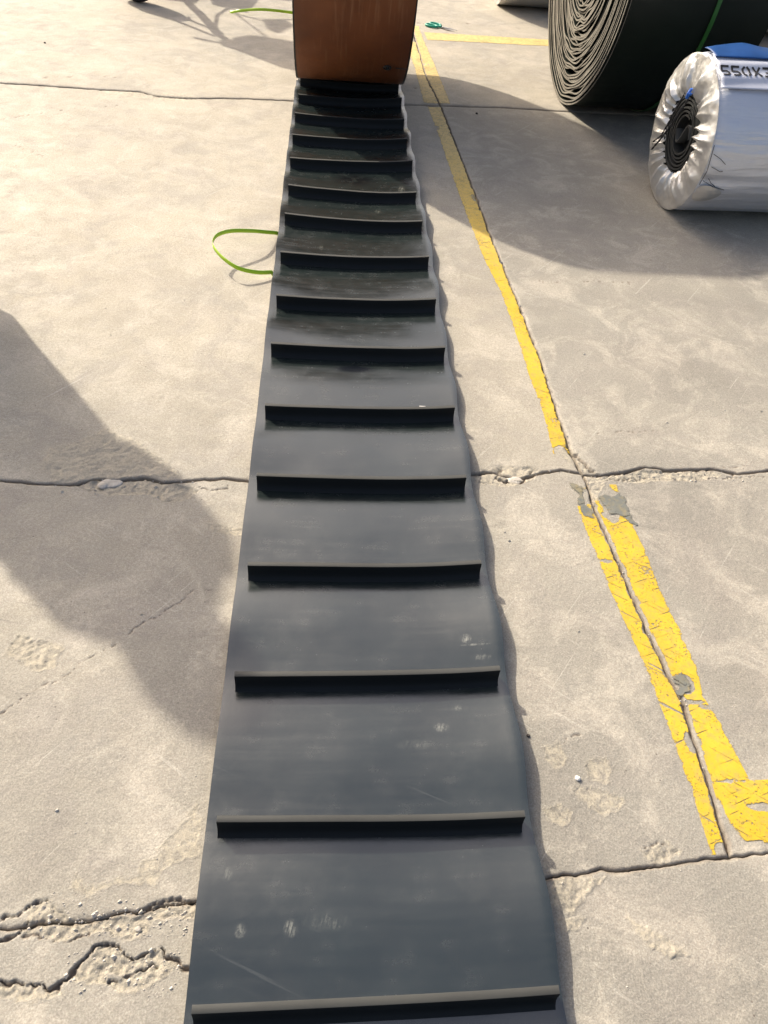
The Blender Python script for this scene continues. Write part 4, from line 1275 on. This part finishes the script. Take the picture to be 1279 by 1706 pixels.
nodes = [(L(0, 0, .94), .13), (L(0, 0, 1.12), .12), (L(0, 0, 1.30), .14), (L(0, .0, 1.42), .085), (L(-.03, .02, 1.49), .055), (L(-.06, .03, 1.58), .088), (L(-.065, .03, 1.66), .07),
         (L(.17, 0, 1.36), .06), (L(.235, .01, 1.12), .047), (L(.22, .12, .90), .035), (L(.20, .16, .83), .028),
         (L(-.17, 0, 1.36), .06), (L(-.235, .01, 1.12), .047), (L(-.22, .12, .92), .035), (L(-.20, .20, .92), .028),
         (L(.10, 0, .86), .10), (L(.11, 0, .48), .062), (L(.11, 0, .09), .042), (L(.12, .12, .04), .036),
         (L(-.10, 0, .86), .10), (L(-.11, 0, .48), .062), (L(-.11, 0, .09), .042), (L(-.12, .12, .04), .036)]
edges = [(0, 1), (1, 2), (2, 3), (3, 4), (4, 5), (5, 6), (2, 7), (7, 8), (8, 9), (9, 10), (2, 11), (11, 12), (12, 13), (13, 14), (0, 15), (15, 16), (16, 17), (17, 18), (0, 19), (19, 20), (20, 21), (21, 22)]
skinned('body', nodes, edges, M['skin'])
# hands
for s in (1, -1):
    b = L(.20 * s, .165 if s > 0 else .205, .825 if s > 0 else .915)
    nd = [(b, .024), (b + fr * .04 - Vector((0, 0, .03)), .026)]; ed = [(0, 1)]
    for q, ln in enumerate((.062, .070, .066, .052)):
        st_ = b + fr * .055 + side * (.022 * (q - 1.5)) - Vector((0, 0, .045))
        k0 = len(nd)
        nd += [(st_, .009), (st_ + fr * ln * .45 - Vector((0, 0, ln * .4)), .0085), (st_ + fr * ln * .4 - Vector((0, 0, ln * .95)), .007)]
        ed += [(1, k0), (k0, k0 + 1), (k0 + 1, k0 + 2)]
    k0 = len(nd)
    nd += [(b + fr * .03 - side * s * .035 - Vector((0, 0, .02)), .010), (b + fr * .065 - side * s * .045 - Vector((0, 0, .05)), .008)]
    ed += [(0, k0), (k0, k0 + 1)]
    skinned('hand', nd, ed, M['skin'], 1)
# coat as a lofted shell, with sleeves
V, Fc = [], []
rings = [(1.455, .075, .070), (1.41, .15, .09), (1.36, .20, .115), (1.25, .215, .135), (1.10, .205, .14), (.95, .215, .15), (.70, .24, .17), (.45, .26, .19), (.30, .28, .20)]
for z, a, b in rings:
    for k in range(36):
        t_ = 2 * math.pi * k / 36
        rip_ = 1 + .04 * math.sin(t_ * 7) * max(0, (1.0 - z))
        V.append(L(a * math.cos(t_) * rip_ + .02, b * math.sin(t_) * rip_, z))
for j_ in range(len(rings) - 1):
    for k in range(36):
        Fc.append((j_ * 36 + k, (j_ + 1) * 36 + k, (j_ + 1) * 36 + (k + 1) % 36, j_ * 36 + (k + 1) % 36))
o = mesh_obj('coat', V, Fc, M['coat'], per); s_ = o.modifiers.new('t', 'SOLIDIFY'); s_.thickness = .01
for s in (1, -1):
    mesh_obj('sleeve', *tube([L(.15 * s, 0, 1.38), L(.205 * s, 0, 1.32), L(.245 * s, .01, 1.12), L(.225 * s, .11, .92 if s > 0 else .94)], [.075, .078, .064, .052], 16, caps=False), M['coat'], per)
    mesh_obj('shoe', *tube([L(.11 * s, -.05, .045), L(.115 * s, .08, .04), L(.12 * s, .19, .03)], [.045, .045, .03], 12), M['seat'], per)
    mesh_obj('trouser_leg', *tube([L(.10 * s, 0, .85), L(.11 * s, 0, .48), L(.11 * s, 0, .10)], [.105, .08, .062], 16), M['trouser'], per)
# face and hair
hc = L(-.06, .03, 1.60)
def ell(name, c_, r_, mat, cut=None):
    bm = bmesh.new(); bmesh.ops.create_icosphere(bm, subdivisions=3, radius=1)
    for v in bm.verts:
        p = v.co.copy(); v.co = side * (p.x * r_[0]) + fr * (p.y * r_[1]) + Vector((0, 0, p.z * r_[2])) + c_
    if cut:
        bmesh.ops.delete(bm, geom=[v for v in bm.verts if cut((v.co - c_))], context='VERTS')
    me = bpy.data.meshes.new(name); bm.to_mesh(me); bm.free()
    return link(name, me, mat, per)
ell('head', hc, (.080, .100, .118), M['skin'])
ell('hair', hc - side * .01 + Vector((0, 0, -.035)) - fr * .02, (.135, .115, .185), M['hair'], lambda q: q.dot(fr) > .045 and q.z < .10)
for s in (1, -1):
    ell('eye', hc + side * .032 * s + fr * .088 + Vector((0, 0, .005)), (.012, .010, .008), M['black'])
    ell('ear', hc + side * .082 * s + Vector((0, 0, -.01)), (.010, .018, .030), M['skin'])
ell('nose', hc + fr * .104 - Vector((0, 0, .02)), (.012, .018, .020), M['skin'])
ell('mouth', hc + fr * .092 - Vector((0, 0, .055)), (.024, .008, .006), M['paintred'])
